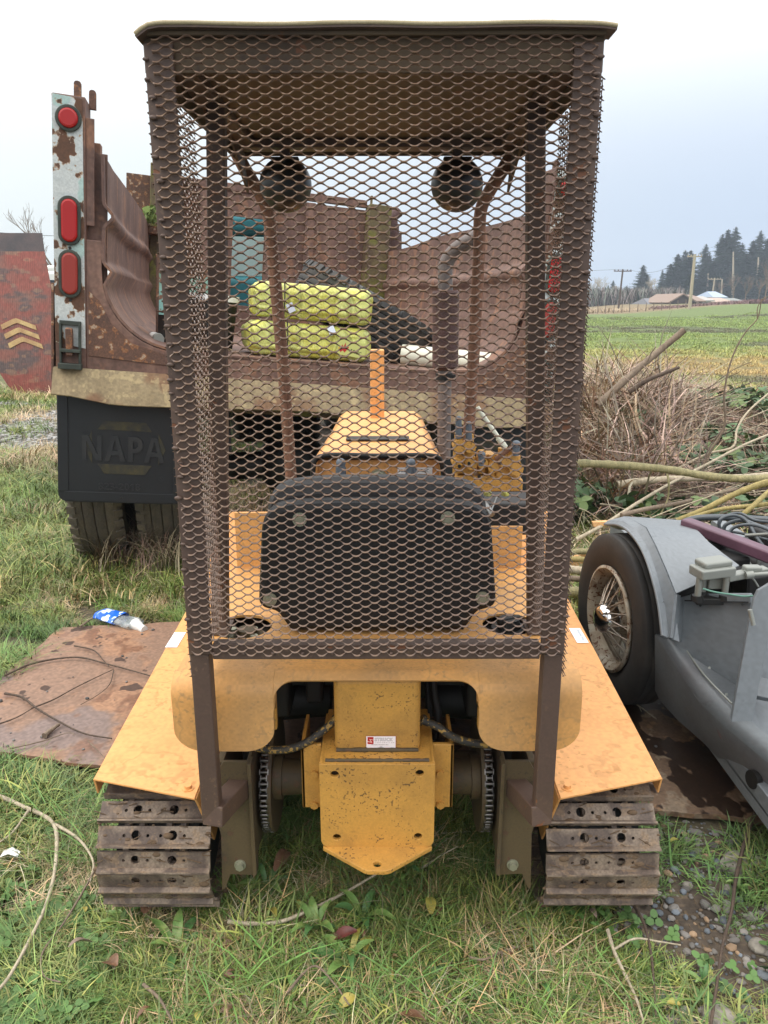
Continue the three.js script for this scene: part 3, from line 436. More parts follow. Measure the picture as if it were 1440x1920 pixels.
  // --- bonnet, dashboard, handle bar, levers
  { const h = (px, py, D) => at(px, py, D);
    const TL = h(628, 803, 2.62), TR = h(798, 803, 2.62), BL = h(592, 857, 2.26), BR = h(828, 857, 2.26), hood = obj('bonnet', [
      strip([[BL.clone().add(V3(-0.006, -0.4, 0)), BL, BL.clone().add(V3(0.02, 0.008, 0)), BR.clone().add(V3(-0.02, 0.008, 0)), BR, BR.clone().add(V3(0.006, -0.4, 0))], [TL.clone().add(V3(-0.03, -0.4, 0)), TL.clone().add(V3(-0.01, -0.012, 0)), TL.clone().add(V3(0.02, 0.006, 0)), TR.clone().add(V3(-0.02, 0.006, 0)), TR.clone().add(V3(0.01, -0.012, 0)), TR.clone().add(V3(0.03, -0.4, 0))], [TL.clone().add(V3(-0.03, -0.42, -0.5)), TL.clone().add(V3(-0.01, -0.03, -0.5)), TL.clone().add(V3(0.02, -0.01, -0.5)), TR.clone().add(V3(-0.02, -0.01, -0.5)), TR.clone().add(V3(0.01, -0.03, -0.5)), TR.clone().add(V3(0.03, -0.42, -0.5))]], 0.006),
      span(BL.x + 0.006, BR.x - 0.006, BL.y - 0.5, BL.y - 0.012, -2.275, -2.283)], M.yellow, tr);
    const s0 = h(650, 829, 2.43), s1 = h(768, 829, 2.43); obj('slot', [bx(s1.x - s0.x, 0.006, 0.036, (s0.x + s1.x) / 2, s0.y + 0.012, -2.43, 0.13, 0, 0, 0.002)], M.black, hood);
    obj('grab_bar', [tube([h(588, 912, 2.24), h(588, 880, 2.24), h(592, 862, 2.24), h(606, 855, 2.24), h(710, 855, 2.24), h(810, 855, 2.24), h(824, 859, 2.24), h(831, 878, 2.24), h(832, 912, 2.24)], 0.008, 0.008, 50, 10)], M.black, tr);
    for (const px of [640, 771]) { const a = h(px, 925, 2.2), c = h(px, 868, 2.2), g = [cyl(a, c, 0.013, 0.013, 14)]; for (let k = 0; k < 8; k++) { const t = k / 8 * Math.PI * 2; g.push(cyl(V3(a.x + 0.013 * Math.cos(t), a.y, a.z + 0.013 * Math.sin(t)), V3(c.x + 0.013 * Math.cos(t), c.y - 0.012, c.z + 0.013 * Math.sin(t)), 0.0025, 0.0025, 5)); } g.push(xf(new THREE.SphereGeometry(0.0145, 14, 8), c.x, c.y, c.z)); obj('lever_grip', g, M.grip, tr); }
    const p = h(710, 897, 2.255); obj('gauge', [cyl(p.clone().add(V3(0, 0, -0.02)), p.clone(), 0.026, 0.026, 24), cyl(p.clone(), p.clone().add(V3(0, 0, 0.004)), 0.021, 0.019, 24)], M.galv, tr);
    const lm = canvasMat(384, 72, (g, w, hh) => { g.fillStyle = '#f4f6f8'; g.fillRect(0, 0, w, hh); g.fillStyle = '#33404a'; g.font = 'bold 50px sans-serif'; g.textAlign = 'center'; g.fillText('MAGNATRAC', w / 2, 54, w - 24); });
    const q = h(779, 883, 2.27); decal('sticker', 0.105, 0.02, lm, tr, V3(q.x, q.y, -2.2725));
    const lp = h(708, 655, 2.9), lq = h(708, 830, 2.9); obj('lift_post', [bx(0.052, 0.42, 0.052, lp.x, lp.y - 0.21, -2.9, 0, 0, 0, 0.006)], M.yellow, tr);
    // exhaust stack with its silencer
    const ex = obj('exhaust_pipe', [tube([h(833, 860, 2.4), h(834, 780, 2.4), h(835, 690, 2.4)], 0.021, 0.021, 12, 16), tube([h(837, 548, 2.4), h(836, 520, 2.4), h(838, 495, 2.4), h(852, 473, 2.39), h(875, 456, 2.37), h(900, 442, 2.35)], 0.022, 0.022, 30, 16)], M.exhaust ||= rubber([96, 88, 86], [124, 112, 106], 291, 0.2, 0.6, 0), tr);
    obj('silencer', [cyl(h(836, 688, 2.4), h(837, 550, 2.4), 0.04, 0.04, 26), cyl(h(836, 694, 2.4), h(836, 688, 2.4), 0.026, 0.04, 26), cyl(h(837, 550, 2.4), h(837, 545, 2.4), 0.041, 0.036, 26)], M.rustDark ||= rubber([92, 66, 62], [70, 54, 52], 295, 0.12, 0.8, 0.002), ex);
    obj('clamp', [cyl(h(834, 712, 2.4), h(834, 700, 2.4), 0.026, 0.026, 16), bx(0.03, 0.018, 0.018, h(846, 708, 2.38).x, h(846, 708, 2.38).y, -2.38)], M.black, ex);
    // hydraulic valve bank with levers
    const vg = [], blk = (px, py, w, hh, d, D, m) => { const p = h(px, py, D); vg.push(bx(w, hh, d, p.x, p.y, p.z, 0, 0, 0, 0.005)); };
    blk(912, 907, 0.20, 0.035, 0.05, 2.12); blk(905, 893, 0.15, 0.02, 0.08, 2.14); blk(872, 868, 0.055, 0.05, 0.06, 2.13); blk(912, 866, 0.05, 0.055, 0.06, 2.15); blk(948, 878, 0.06, 0.045, 0.07, 2.13);
    for (const [px, py, r] of [[862, 838, 0.017], [882, 840, 0.017], [858, 870, 0.014], [884, 872, 0.016], [905, 870, 0.015], [925, 878, 0.015], [945, 866, 0.018], [960, 868, 0.02], [968, 880, 0.02]]) { const p = h(px, py, 2.09); vg.push(cyl(p.clone().add(V3(0, 0, -0.05)), p.clone().add(V3(0, 0.004, 0.012)), r, r, 12), cyl(p.clone().add(V3(0, -0.03, -0.02)), p.clone().add(V3(0, 0.035, -0.02)), r * 0.8, r * 0.8, 6)); }
    const vb = obj('valve_bank', vg, M.yellowGrimy, tr);
    obj('valve_port', [[862, 874], [880, 869], [899, 894], [908, 864], [938, 868]].map(([px, py]) => { const p = h(px, py, 2.07); return cyl(p, p.clone().add(V3(0, 0, 0.006)), 0.005, 0.005, 8); }), M.black, vb);
    for (const [px, a, c] of [[861, 782, 822], [880, 792, 826]]) obj('lever_grip', [cyl(h(px, c, 2.1), h(px, a + 4, 2.1), 0.0095, 0.0085, 12), xf(new THREE.SphereGeometry(0.009, 12, 8), h(px, a + 4, 2.1).x, h(px, a + 4, 2.1).y, -2.1)], M.grip, vb);
    for (const [q0, q1, m] of [[[896, 764], [936, 822], M.pvc], [[930, 862], [962, 838], M.rustBar]]) obj('control_lever', [cyl(h(...q0, 2.08), h(...q1, 2.08), 0.0065, 0.0065, 10), cyl(h(...q1, 2.08), h(q1[0] + (q1[0] - q0[0]) * 0.3, q1[1] + (q1[1] - q0[1]) * 0.3, 2.08), 0.009, 0.009, 10)], m, vb);
    for (const [px, py, r] of [[969, 834, 0.013], [904, 853, 0.011]]) { const p = h(px, py, 2.06); obj('knob', [xf(new THREE.SphereGeometry(r, 16, 12).scale(1, 0.9, 1), p.x, p.y, p.z), cyl(p.clone().add(V3(0, -0.03, 0)), p, r * 0.7, r * 0.85, 12)], M.grip, vb); }
    obj('control_lever', [tube([h(905, 938, 1.95), h(915, 952, 1.9), h(924, 966, 1.88)], 0.007, 0.008, 8, 8), tube([h(934, 928, 2), h(926, 948, 1.98), h(920, 962, 1.96)], 0.0025, 0.0025, 8, 6)], M.steel, tr);
    const bxp = h(925, 950, 2.3); obj('battery_box', [bx(0.24, 0.10, 0.16, bxp.x, bxp.y - 0.02, -2.3, 0, 0, 0, 0.01)], M.black, tr);
    for (const px of [915, 948]) { const p = h(px, 926, 2.2); obj('terminal_cap', [bx(0.018, 0.014, 0.02, p.x, p.y, p.z, 0, 0.5, 0, 0.004)], M.hiVis, tr); } }
  // --- safety cage: angle posts, rails, stubs, canopy, expanded metal
  const Z0 = -1.305, Z1 = -1.62, xO = 0.347, top = 1.779;
  for (const sd of [-1, 1]) {
    const X = (r) => cx + sd * r;
    obj('cage_post', [span(X(xO), X(xO - 0.044), 0.752, top - 0.02, Z0, Z0 - 0.007, 0.002), span(X(xO), X(xO - 0.007), 0.745, top - 0.02, Z0 - 0.006, Z0 - 0.046, 0.002), span(X(xO), X(xO - 0.036), 0.385, 0.75, Z0 - 0.006, Z0 - 0.040, 0.004)], M.brown, tr);
    obj('foot_stub', [bar(V3(X(xO - 0.022), 0.402, Z0 - 0.004), V3(X(xO - 0.055), 0.372, -1.46), 0.042, 0.042), bar(V3(X(xO - 0.03), 0.402, Z0 - 0.04), V3(X(xO - 0.03), 0.33, -1.45), 0.02, 0.03)], M.brown, tr);
    obj('cage_post', [bar(V3(X(0.360), 0.66, Z1 - 0.012), V3(X(0.306), top - 0.03, Z1 - 0.012), 0.036, 0.03), span(X(0.385), X(0.335), 0.659, 0.667, Z1 + 0.025, Z1 - 0.05, 0.002)], M.brown, tr);
    // canopy support tubes at the front, bent in the upper part
    const rod = sd < 0 ? [[436, 268, 2.1], [462, 318, 2.11], [490, 365, 2.13], [504, 398, 2.15], [512, 470, 2.16], [532, 690, 2.18], [549, 930, 2.2]] : [[974, 268, 2.1], [945, 318, 2.11], [918, 362, 2.13], [904, 392, 2.15], [900, 470, 2.16], [888, 690, 2.18], [876, 860, 2.2]];
    obj('support_tube', [tube(rod.map((q) => at(...q)), 0.0165, 0.0165, 60, 12)], M.rustBar, tr);
    const lq = at(sd < 0 ? 537 : 859, 346, 2.06);
    const lamp = obj('work_lamp', [new THREE.LatheGeometry([[0.0001, 0.072], [0.022, 0.070], [0.045, 0.060], [0.062, 0.040], [0.070, 0.016], [0.0725, 0], [0.0725, -0.012], [0.066, -0.012], [0.064, 0.0], [0.0001, 0.0]].map((q) => new THREE.Vector2(q[0] * 0.89, q[1] * 0.89)), 36).rotateX(Math.PI / 2).translate(lq.x, lq.y, lq.z)], M.lampBlack ||= plain(0x24211f, 0.38), tr);
    obj('lamp_bracket', [span(lq.x - 0.012, lq.x + 0.012, lq.y + 0.05, 1.758, -2.065, -2.072), span(lq.x - 0.035, lq.x + 0.035, lq.y + 0.057, lq.y + 0.063, -2.05, -2.08)], M.brown, lamp);
    obj('lens', [xf(new THREE.SphereGeometry(0.055, 24, 8, 0, Math.PI * 2, 0, Math.PI / 2).scale(1, 0.2, 1), 0, 0, 0, -Math.PI / 2, 0, 0).translate(lq.x, lq.y, lq.z - 0.005)], M.skyGlass, lamp);
  }
  obj('cage_rail', [span(cx - xO + 0.044, cx + xO - 0.044, 0.742, 0.772, Z0 - 0.001, Z0 - 0.007, 0.002), span(cx - xO + 0.044, cx + xO - 0.044, 0.766, 0.772, Z0 - 0.006, Z0 - 0.028, 0.002)], M.brown, tr);
  // canopy: a shallow pan with a turned lip
  const ZC = -2.16, can = obj('canopy', [span(cx - 0.35, cx + 0.35, top - 0.012, top - 0.004, Z0 + 0.004, ZC, 0.003), span(cx - 0.35, cx + 0.35, top - 0.06, top - 0.008, Z0 - 0.008, Z0 - 0.014, 0.002), span(cx - 0.35, cx - 0.344, top - 0.06, top - 0.008, Z0 - 0.014, ZC, 0.002), span(cx + 0.344, cx + 0.35, top - 0.06, top - 0.008, Z0 - 0.014, ZC, 0.002), span(cx - 0.344, cx + 0.344, top - 0.034, top - 0.008, ZC + 0.006, ZC, 0.002)], M.brownOlive, tr);
  const lipR = [], edge = []; for (let i = 0; i <= 40; i++) { const t = i / 40, x = lerp(-0.355, 0.362, t), e = Math.max(0, (Math.abs(t - 0.5) - 0.455) / 0.045), dn = (t < 0.5 ? 0.014 : 0.003) * e * e; lipR.push([V3(cx + x, top - 0.002 - dn, Z0 - 0.03), V3(cx + x, top - 0.001 - dn + 0.001 * Math.sin(t * 17), Z0 + 0.015)]); edge.push(V3(cx + x, top + 0.001 - dn + 0.001 * Math.sin(t * 17), Z0 + 0.015)); }
  obj('canopy_lip', [strip(lipR, 0.004), span(cx - 0.357, cx - 0.350, top - 0.004, top + 0.002, Z0 - 0.03, ZC, 0.002), span(cx + 0.350, cx + 0.362, top - 0.004, top + 0.002, Z0 - 0.03, ZC, 0.002)], M.brown, can);
  obj('canopy_edge', [tube(edge, 0.003, 0.003, 60, 8, 0.1)], M.creamEdge ||= rubber([172, 158, 126], [140, 126, 92], 299, 0.1, 0.8, 0), can);
  obj('canopy_beam', [span(cx - 0.343, cx + 0.343, top - 0.034, top - 0.014, ZC + 0.06, ZC + 0.12), span(cx - 0.343, cx - 0.30, top - 0.03, top - 0.014, Z0 - 0.02, ZC + 0.1), span(cx + 0.30, cx + 0.343, top - 0.03, top - 0.014, Z0 - 0.02, ZC + 0.1)], M.brown, can);
  for (const sd of [-1, 1]) obj('canopy_gusset', [plate([V3(cx + sd * 0.338, top - 0.02, -1.90), V3(cx + sd * 0.338, top - 0.02, -2.10), V3(cx + sd * 0.33, top - 0.13, -2.10)], 0.006)], M.brownOlive, can);
  // expanded metal: every strand a bent, twisting strip
  const LWD = 0.0326, SWD = 0.0148, AMP = 0.0031, PH = [[-0.15, 0.72], [-0.055, 1], [0.055, 1], [0.15, 0.72], [0.35, -0.72], [0.445, -1], [0.555, -1], [0.65, -0.72]];
  function expanded(w, y0, y1, jag) { // in the xy plane, facing +z, x from 0 to w
    const pos = [], idx = [], T = 0.0005, Wd = 0.0016; let base = 0;
    const N = Math.round((y1 - y0) / (SWD / 2));
    for (let k = 0; k < N; k++) {
      const yk = y0 + k * SWD / 2, s = k % 2 ? -1 : 1, pts = [], e0 = jag ? rr(0.002, 0.009) : 0, e1 = jag ? -rr(0.002, 0.009) : 0;
      for (let j = -1; j * LWD < w + LWD; j++) for (const [p, f] of PH) { const x = (j + p) * LWD; if (x < e0 || x > w + e1) continue; pts.push([x, f * s]); }
      for (let i = 0; i < pts.length; i++) {
        const [x, f] = pts[i], a = -f * 1.05 - 0.12, ny = Math.sin(a), nz = Math.cos(a), y = yk + AMP * f, z = -f * 0.0019 + 0.002;
        const bz = (noise2(x * 5, yk * 5, 77, 2) - 0.5) * 0.010, by = (noise2(x * 4 + 9, yk * 4, 79, 2) - 0.5) * 0.005; for (const [u, v] of [[1, 1], [1, -1], [-1, -1], [-1, 1]]) pos.push(x, by + y + u * T * ny + v * Wd * nz, bz * sstep(0, 0.08, Math.min(x, w - x)) + z + u * T * nz - v * Wd * ny);
        if (i) { const b = base + (i - 1) * 4; for (let q = 0; q < 4; q++) { const n = (q + 1) % 4; idx.push(b + q, b + n, b + 4 + q, b + n, b + 4 + n, b + 4 + q); } }
      }
      if (pts.length) { const b = base, e = base + (pts.length - 1) * 4; idx.push(b, b + 2, b + 1, b, b + 3, b + 2, e, e + 1, e + 2, e, e + 2, e + 3); base += pts.length * 4; }
    }
    let g = new THREE.BufferGeometry(); g.setAttribute('position', new THREE.Float32BufferAttribute(pos, 3)); g.setIndex(idx); g = g.toNonIndexed(); g.computeVertexNormals();
    return g;
  }
  obj('mesh_screen', [expanded(2 * xO - 0.004, 0.757, top - 0.006, true).translate(cx - xO + 0.002, 0, Z0 + 0.0025)], M.strand, tr);
  for (const sd of [-1, 1]) obj('mesh_screen', [expanded(Z0 - Z1 - 0.01, 0.70, top - 0.06, false).rotateY(Math.PI / 2).translate(cx + sd * (xO + 0.003), 0, Z0 - 0.006)], M.strand, tr);
  { const w = []; for (const sd of [-1, 1]) for (let k = 0; k < 34; k++) { const y = 0.80 + k * 0.0285 + rr(-0.006, 0.006); w.push(xf(new THREE.IcosahedronGeometry(rr(0.003, 0.0052), 1).scale(1.4, 0.8, 0.8), cx + sd * (xO - rr(0.002, 0.012)), y, Z0 + 0.003)); } for (let k = 0; k < 12; k++) w.push(xf(new THREE.IcosahedronGeometry(rr(0.003, 0.005), 1), cx + lerp(-0.3, 0.3, k / 11), 0.756, Z0 + 0.003)); obj('weld_beads', w, M.brown, tr).userData.kind = 'stuff'; }
  tr.rotation.z = 0.0015;
}

// ---------------------------------------------------------------- tyres
function tyreGeo(Ro, Ri, w, ribs, lugs, lugD = 0.012) { // axis along x, centred
  const h = w / 2, pr = [[Ri, -h * 0.72], [Ri + (Ro - Ri) * 0.3, -h * 0.96], [Ri + (Ro - Ri) * 0.62, -h], [Ro - (Ro - Ri) * 0.13, -h * 0.93], [Ro - 0.006, -h * 0.80]];
  for (let k = 0; k < ribs; k++) { const a = lerp(-0.78, 0.78, k / ribs) * h, b = lerp(-0.78, 0.78, (k + 0.86) / ribs) * h, c = lerp(-0.78, 0.78, (k + 1) / ribs) * h; pr.push([Ro, a], [Ro, b]); if (k < ribs - 1) pr.push([Ro - 0.009, b + 0.001], [Ro - 0.009, c - 0.001]); }
  const q = pr.slice(0, 5).reverse().map(([r, x]) => [r, -x]); pr.push(...q, [Ri - 0.004, h * 0.5], [Ri - 0.004, -h * 0.5], [Ri, -h * 0.72]);
  const g = [new THREE.LatheGeometry(pr.map(([r, x]) => new THREE.Vector2(r, x)), 64).rotateZ(-Math.PI / 2)];
  for (let k = 0; k < lugs; k++) for (const s of [-1, 1]) g.push(xf(new THREE.BoxGeometry(w * 0.16, lugD * 2, 2 * Math.PI * Ro / lugs * 0.62), s * h * 0.80, Ro - 0.006, 0, 0, 0, s * -0.35).applyMatrix4(new THREE.Matrix4().makeRotationX((k + (s > 0 ? 0.5 : 0)) / lugs * Math.PI * 2)));
  return g;
}
// ---------------------------------------------------------------- old dump truck, its tail towards us, tailgate gone
const TK = [-0.40, 0, -3.85], YAW = 13 * Math.PI / 180, ROLL = -5.2 * Math.PI / 180;
const truck = thing('dump_truck', 'old rusty dump truck without tailgate, standing behind the yellow tractor', 'dump truck', TK);
truck.userData.base = [0, 0, 0]; truck.rotation.y = YAW;
const rollM = new THREE.Matrix4().makeRotationZ(ROLL);
const tb = (g) => [merge(g).applyMatrix4(rollM)];
const bedM = new THREE.Matrix4().makeTranslation(...TK).multiply(new THREE.Matrix4().makeRotationY(YAW)).multiply(rollM);
const bedP = (u, v, w) => V3(u, v, -w).applyMatrix4(bedM);
{
  const L = 3.35, UW = 1.03, FL = 1.10, RC = 0.33, VT = 1.92;
  // bed sides and floor: one bent sheet, split where the floor begins
  const side = (s) => { const rows = []; for (let i = 0; i <= 60; i++) { const w = i / 60 * L, row = []; const prof = [];
      for (let k = 0; k <= 40; k++) { const v = lerp(VT - 0.008 * Math.sin(w * 3), FL + RC, k / 40); prof.push([s * UW, v]); }
      for (let k = 1; k <= 9; k++) { const a = k / 9 * Math.PI / 2; prof.push([s * (UW - RC + RC * Math.cos(a)), FL + RC - RC * Math.sin(a)]); }
      for (const [u, v] of prof) { let d = (noise2(w * 1.3, v * 1.5 + s * 9, 61) - 0.5) * 0.025; for (const rv of s < 0 ? [1.66, 1.42] : [1.62, 1.36]) { const e = (v - rv - 0.012 * Math.sin(w * 2.2 + rv * 9)) / 0.030; d += 0.034 * Math.exp(-e * e) * (1 + 0.15 * Math.sin(w * 5 + rv)); } if (v < FL + RC) d *= clamp((v - FL) / RC); row.push(V3(u - s * d, v, -w)); }
      rows.push(row); } return strip(rows, s * 0.012); };
  for (const s of [-1, 1]) { const p = obj('bed_side', tb([side(s)]), M.bedRust, truck); if (s > 0) { const r = []; for (let k = 0; k < 7; k++) r.push(span(s * (UW + 0.015), s * (UW + 0.07), 1.15, VT, -0.45 * k - 0.3, -0.45 * k - 0.36)); obj('side_stake', tb([r[0]]), M.bedRust, p); for (const q of r.slice(1)) obj('side_stake', tb([q]), M.bedRust, p); } }
  obj('bed_floor', tb([span(-UW + RC, UW - RC, FL - 0.02, FL, 0, -L, 0.001)]), M.bedRust, truck);
  // tail frame round the open end
  const fr = [[-1.10, 0.98], [-1.10, 1.56], [-UW - 0.004, 1.56]]; for (let k = 0; k <= 10; k++) { const a = Math.PI + k / 10 * Math.PI / 2; fr.push([-UW + RC + (RC + 0.004) * Math.cos(a), FL + RC + (RC + 0.004) * Math.sin(a)]); }
  for (let k = 0; k <= 10; k++) { const a = -Math.PI / 2 + k / 10 * Math.PI / 2; fr.push([UW - RC + (RC + 0.004) * Math.cos(a), FL + RC + (RC + 0.004) * Math.sin(a)]); } fr.push([UW + 0.004, 1.56], [1.10, 1.56], [1.10, 0.98]);
  const tf = obj('tail_frame', tb([ext(shape(fr), 0.06, 0.004).translate(0, 0, -0.06)]), M.bedRust, truck);
  for (const s of [-1, 1]) obj('corner_patch', tb([ext(shape([[s * 1.09, 1.05], [s * 1.09, 1.34], [s * 1.045, 1.30], [s * 0.99, 1.20], [s * 0.90, 1.12], [s * 0.76, 1.085], [s * 0.74, 1.03]].slice()), 0.008, 0.001).translate(0, 0, -0.002)]), M.scabRust, tf);
  for (const s of [-1, 1]) {
    const u0 = s * 1.235, u1 = s * 1.10, uc = (u0 + u1) / 2, pi = obj('corner_pillar', tb([span(u0, u1, 0.96, 2.14, -0.002, -0.17, 0.006), span(u1 + s * 0.004, u1 - s * 0.05, 1.4, 1.98, -0.10, -0.17, 0.004), span(u1, u1 - s * 0.035, 1.62, 2.06, -0.01, -0.018, 0.002)]), M.bedRust, truck);
    obj('painted_face', tb([ext(shape([[u0 + s * -0.001, 1.10], [u0, 2.135], [u1 - s * -0.012, 2.13], [u1 - s * -0.004, 1.08]]), 0.004, 0.0005).translate(0, 0, -0.002)]), M.peeling, pi);
    const lamp = (v, rx, ry, m) => { const l = obj('tail_light', tb([xf(new THREE.SphereGeometry(1, 28, 14, 0, Math.PI * 2, 0, Math.PI / 2).rotateX(Math.PI / 2).scale(rx, rx, 0.02), 0, (ry - rx), 0).translate(0, 0, 0), ]), m, pi); return l; };
    for (const [v, rx, ry, m] of [[2.045, 0.040, 0.040, M.redLens], [1.63, 0.034, 0.090, M.redLens], [1.405, 0.034, 0.090, M.redFaded]]) {
      const oval = (rx, ry, n = 28) => { const p = []; for (let k = 0; k < n; k++) { const a = k / n * Math.PI * 2; p.push([uc + rx * Math.cos(a), v + (ry - rx) * Math.sign(Math.sin(a)) + rx * Math.sin(a)]); } return p; };
      const l = obj('tail_light', tb([ext(shape(oval(rx, ry)), 0.024, 0.009).translate(0, 0, 0.002)]), m, pi);
      const sh = shape(oval(rx + 0.014, ry + 0.014)); sh.holes.push(new THREE.Path(oval(rx - 0.002, ry - 0.002).map((q) => new THREE.Vector2(...q)).reverse())); obj('gasket', tb([ext(sh, 0.014, 0.004).translate(0, 0, 0.002)]), M.gasket ||= rubber([44, 50, 44], [70, 76, 66], 311, 0.2, 0.7, 0), l);
      if (rx < 0.039) obj('screw', tb([cyl(V3(uc, v - ry - 0.024, 0.0), V3(uc, v - ry - 0.024, 0.008), 0.007, 0.006, 10)]), M.black, l);
    }
    const hk = obj('tailgate_latch', tb([span(uc - 0.04, uc + 0.045, 1.06, 1.075, 0, 0.045, 0.003), span(uc - 0.046, uc - 0.036, 1.0, 1.19, 0, 0.03, 0.003), span(uc + 0.036, uc + 0.046, 1.0, 1.19, 0, 0.03, 0.003), span(uc - 0.046, uc + 0.046, 1.18, 1.20, 0, 0.02, 0.003), span(uc - 0.05, uc + 0.05, 0.985, 1.01, 0, 0.05, 0.003)]), M.gasket, pi);
    obj('hook', tb([bx(0.032, 0.11, 0.03, uc - 0.002, 1.115, 0.03, 0.1, 0, 0, 0.008), bx(0.03, 0.03, 0.03, uc - 0.002, 1.06, 0.025, 0, 0, 0, 0.006)]), M.scabRust, hk);
    for (const w of [-0.005, -0.13]) obj('hinge_lug', tb([ext(shape(rpoly([[uc + 0.02, 2.12], [uc + 0.02, 2.20, 0.02], [uc + 0.05, 2.20, 0.02], [uc + 0.05, 2.12]])), 0.02, 0.002).translate(w < -0.05 ? s * -0.045 : s * -0.0, 0, w - 0.02)]), M.scabRust, pi);
    obj('side_skirt', tb([bar(V3(s * 1.248, 0.93, -0.05), V3(s * 1.242, 1.36, -0.05), 0.012, 0.11, 0.003)]), M.scabRust, pi); obj('bed_lip', tb([span(s * 1.105, s * 1.015, 1.36, 1.93, -0.05, -0.062, 0.002)]), M.bedRust, pi);
    // mud flap with its raised border and lettering
    const fu0 = s * 1.235, fu1 = s * 0.655, fc = (fu0 + fu1) / 2, lo = Math.min(fu0, fu1), hi = Math.max(fu0, fu1), fw = -0.03;
    const fl = obj('mud_flap', tb([ext(shape(rpoly([[lo, 0.96], [lo, 0.345, 0.05], [hi, 0.345, 0.05], [hi, 0.96]])), 0.010, 0.002).translate(0, 0, fw), span(lo + 0.004, lo + 0.048, 0.40, 0.90, fw + 0.009, fw + 0.015, 0.002), span(hi - 0.048, hi - 0.004, 0.40, 0.90, fw + 0.009, fw + 0.015, 0.002), span(lo + 0.03, hi - 0.03, 0.352, 0.398, fw + 0.009, fw + 0.0147, 0.002), span(lo + 0.004, hi - 0.004, 0.86, 0.95, fw + 0.009, fw + 0.014, 0.002)]), M.flap, truck);
    const ec = fc + 0.02, e0 = 0.555, fz = fw + 0.0085;
    obj('raised_letter', tb([lettering('NAPA', 0.105, 0.009).scale(1, 1.18, 1).translate(ec - 0.01, e0, fz)]), M.flapWornLit, fl);
    obj('raised_letter', tb([lettering('823-2018', 0.034, 0.006).translate(ec - 0.03, 0.41, fz)]), M.flapWornLit, fl);
    obj('emblem', tb([ext(shape([[ec - 0.13, 0.705], [ec - 0.10, 0.748], [ec + 0.09, 0.748], [ec + 0.12, 0.705]]), 0.004, 0.001).translate(0, 0, fz), ext(shape([[ec - 0.13, 0.538], [ec - 0.10, 0.49], [ec + 0.09, 0.49], [ec + 0.12, 0.538]]), 0.004, 0.001).translate(0, 0, fz), ext(shape([[ec - 0.155, 0.54], [ec - 0.19, 0.62], [ec - 0.155, 0.70]]), 0.004, 0.001).translate(0, 0, fz), ext(shape([[ec + 0.15, 0.54], [ec + 0.185, 0.62], [ec + 0.15, 0.70]]), 0.004, 0.001).translate(0, 0, fz)]), M.flapMoss, fl);
    obj('emblem', tb([new THREE.TorusGeometry(0.011, 0.0014, 6, 20).translate(ec + 0.165, 0.475, fz + 0.001), lettering('R', 0.011, 0.003).translate(ec + 0.165, 0.4695, fz)]), M.flapWornLit, fl);
    obj('bolt', tb([cyl(V3(fc, 0.372, fz), V3(fc, 0.372, fz + 0.009), 0.007, 0.006, 8)]), M.black, fl);
    // twin wheels, standing upright
    for (const uu of [1.06, 0.73]) { const tw = obj('wheel', tyreGeo(0.475, 0.27, 0.275, 4, 46, 0.008).map((g) => g.translate(s * uu, 0.465, -0.63)), M.tyreMud, truck); obj('rim', [cyl(V3(s * (uu + 0.06), 0.465, -0.63), V3(s * (uu - 0.06), 0.465, -0.63), 0.27, 0.27, 32)], M.black, tw); }
    obj('headboard_post', tb([span(s * 0.82, s * 1.02, 1.0, s < 0 ? 2.40 : 2.30, -L + 0.16, -L - 0.04, 0.008), span(s * 0.84, s * 0.86, 1.9, s < 0 ? 2.56 : 2.38, -L + 0.06, -L + 0.04, 0.004)]), M.mossy, truck);
    obj('front_wheel', tyreGeo(0.475, 0.27, 0.25, 4, 0).map((g) => g.translate(s * 0.98, 0.465, -5.0)), M.tyre, truck);
    obj('chassis_rail', [span(s * 0.36, s * 0.44, 0.62, 0.86, -0.15, -5.6)], M.black, truck);
    obj('added_tank', [bx(0.5, 0.42, 0.9, s * 0.85, 0.6, -2.6, 0, 0, 0, 0.05)], M.black, truck);  // added as part of the dark fill below the bed
  }
  const ap = []; for (let i = 0; i <= 30; i++) { const u = lerp(-1.245, 1.245, i / 30), sag = 0.012 * Math.cos(u * 3.1) + 0.03 * sstep(0.95, 1.2, Math.abs(u)); ap.push([V3(u, 0.99, 0.002), V3(u, 0.955, 0.022), V3(u, 0.862 - 0.012 + sag, 0.062), V3(u, 0.845 + sag, 0.055)]); }
  obj('tail_apron', tb([strip(ap, 0.008)]), M.apron, truck);
  obj('tail_beam', tb([span(-1.18, 1.18, 0.82, 0.96, -0.04, -0.16), span(-1.0, 1.0, 0.90, 1.06, -0.4, -0.5), span(-1.0, 1.0, 0.90, 1.06, -1.2, -1.3), span(-1.0, 1.0, 0.90, 1.06, -2.2, -2.3)]), M.mossy, truck);
  obj('rear_axle', [cyl(V3(-1, 0.465, -0.63), V3(1, 0.465, -0.63), 0.08, 0.08, 16), xf(new THREE.SphereGeometry(0.2, 18, 12), 0, 0.465, -0.63)], M.black, truck);
  obj('underbody_fill', [bx(0.6, 0.5, 1.5, 0, 0.7, -2.2, 0, 0, 0, 0.05), bx(0.7, 0.6, 1.2, 0, 0.75, -4.6, 0, 0, 0, 0.05), span(-1.0, 1.0, 0.35, 0.95, -3.45, -3.5)], M.black, truck);  // black blocks added to fill the underside and stop daylight showing through
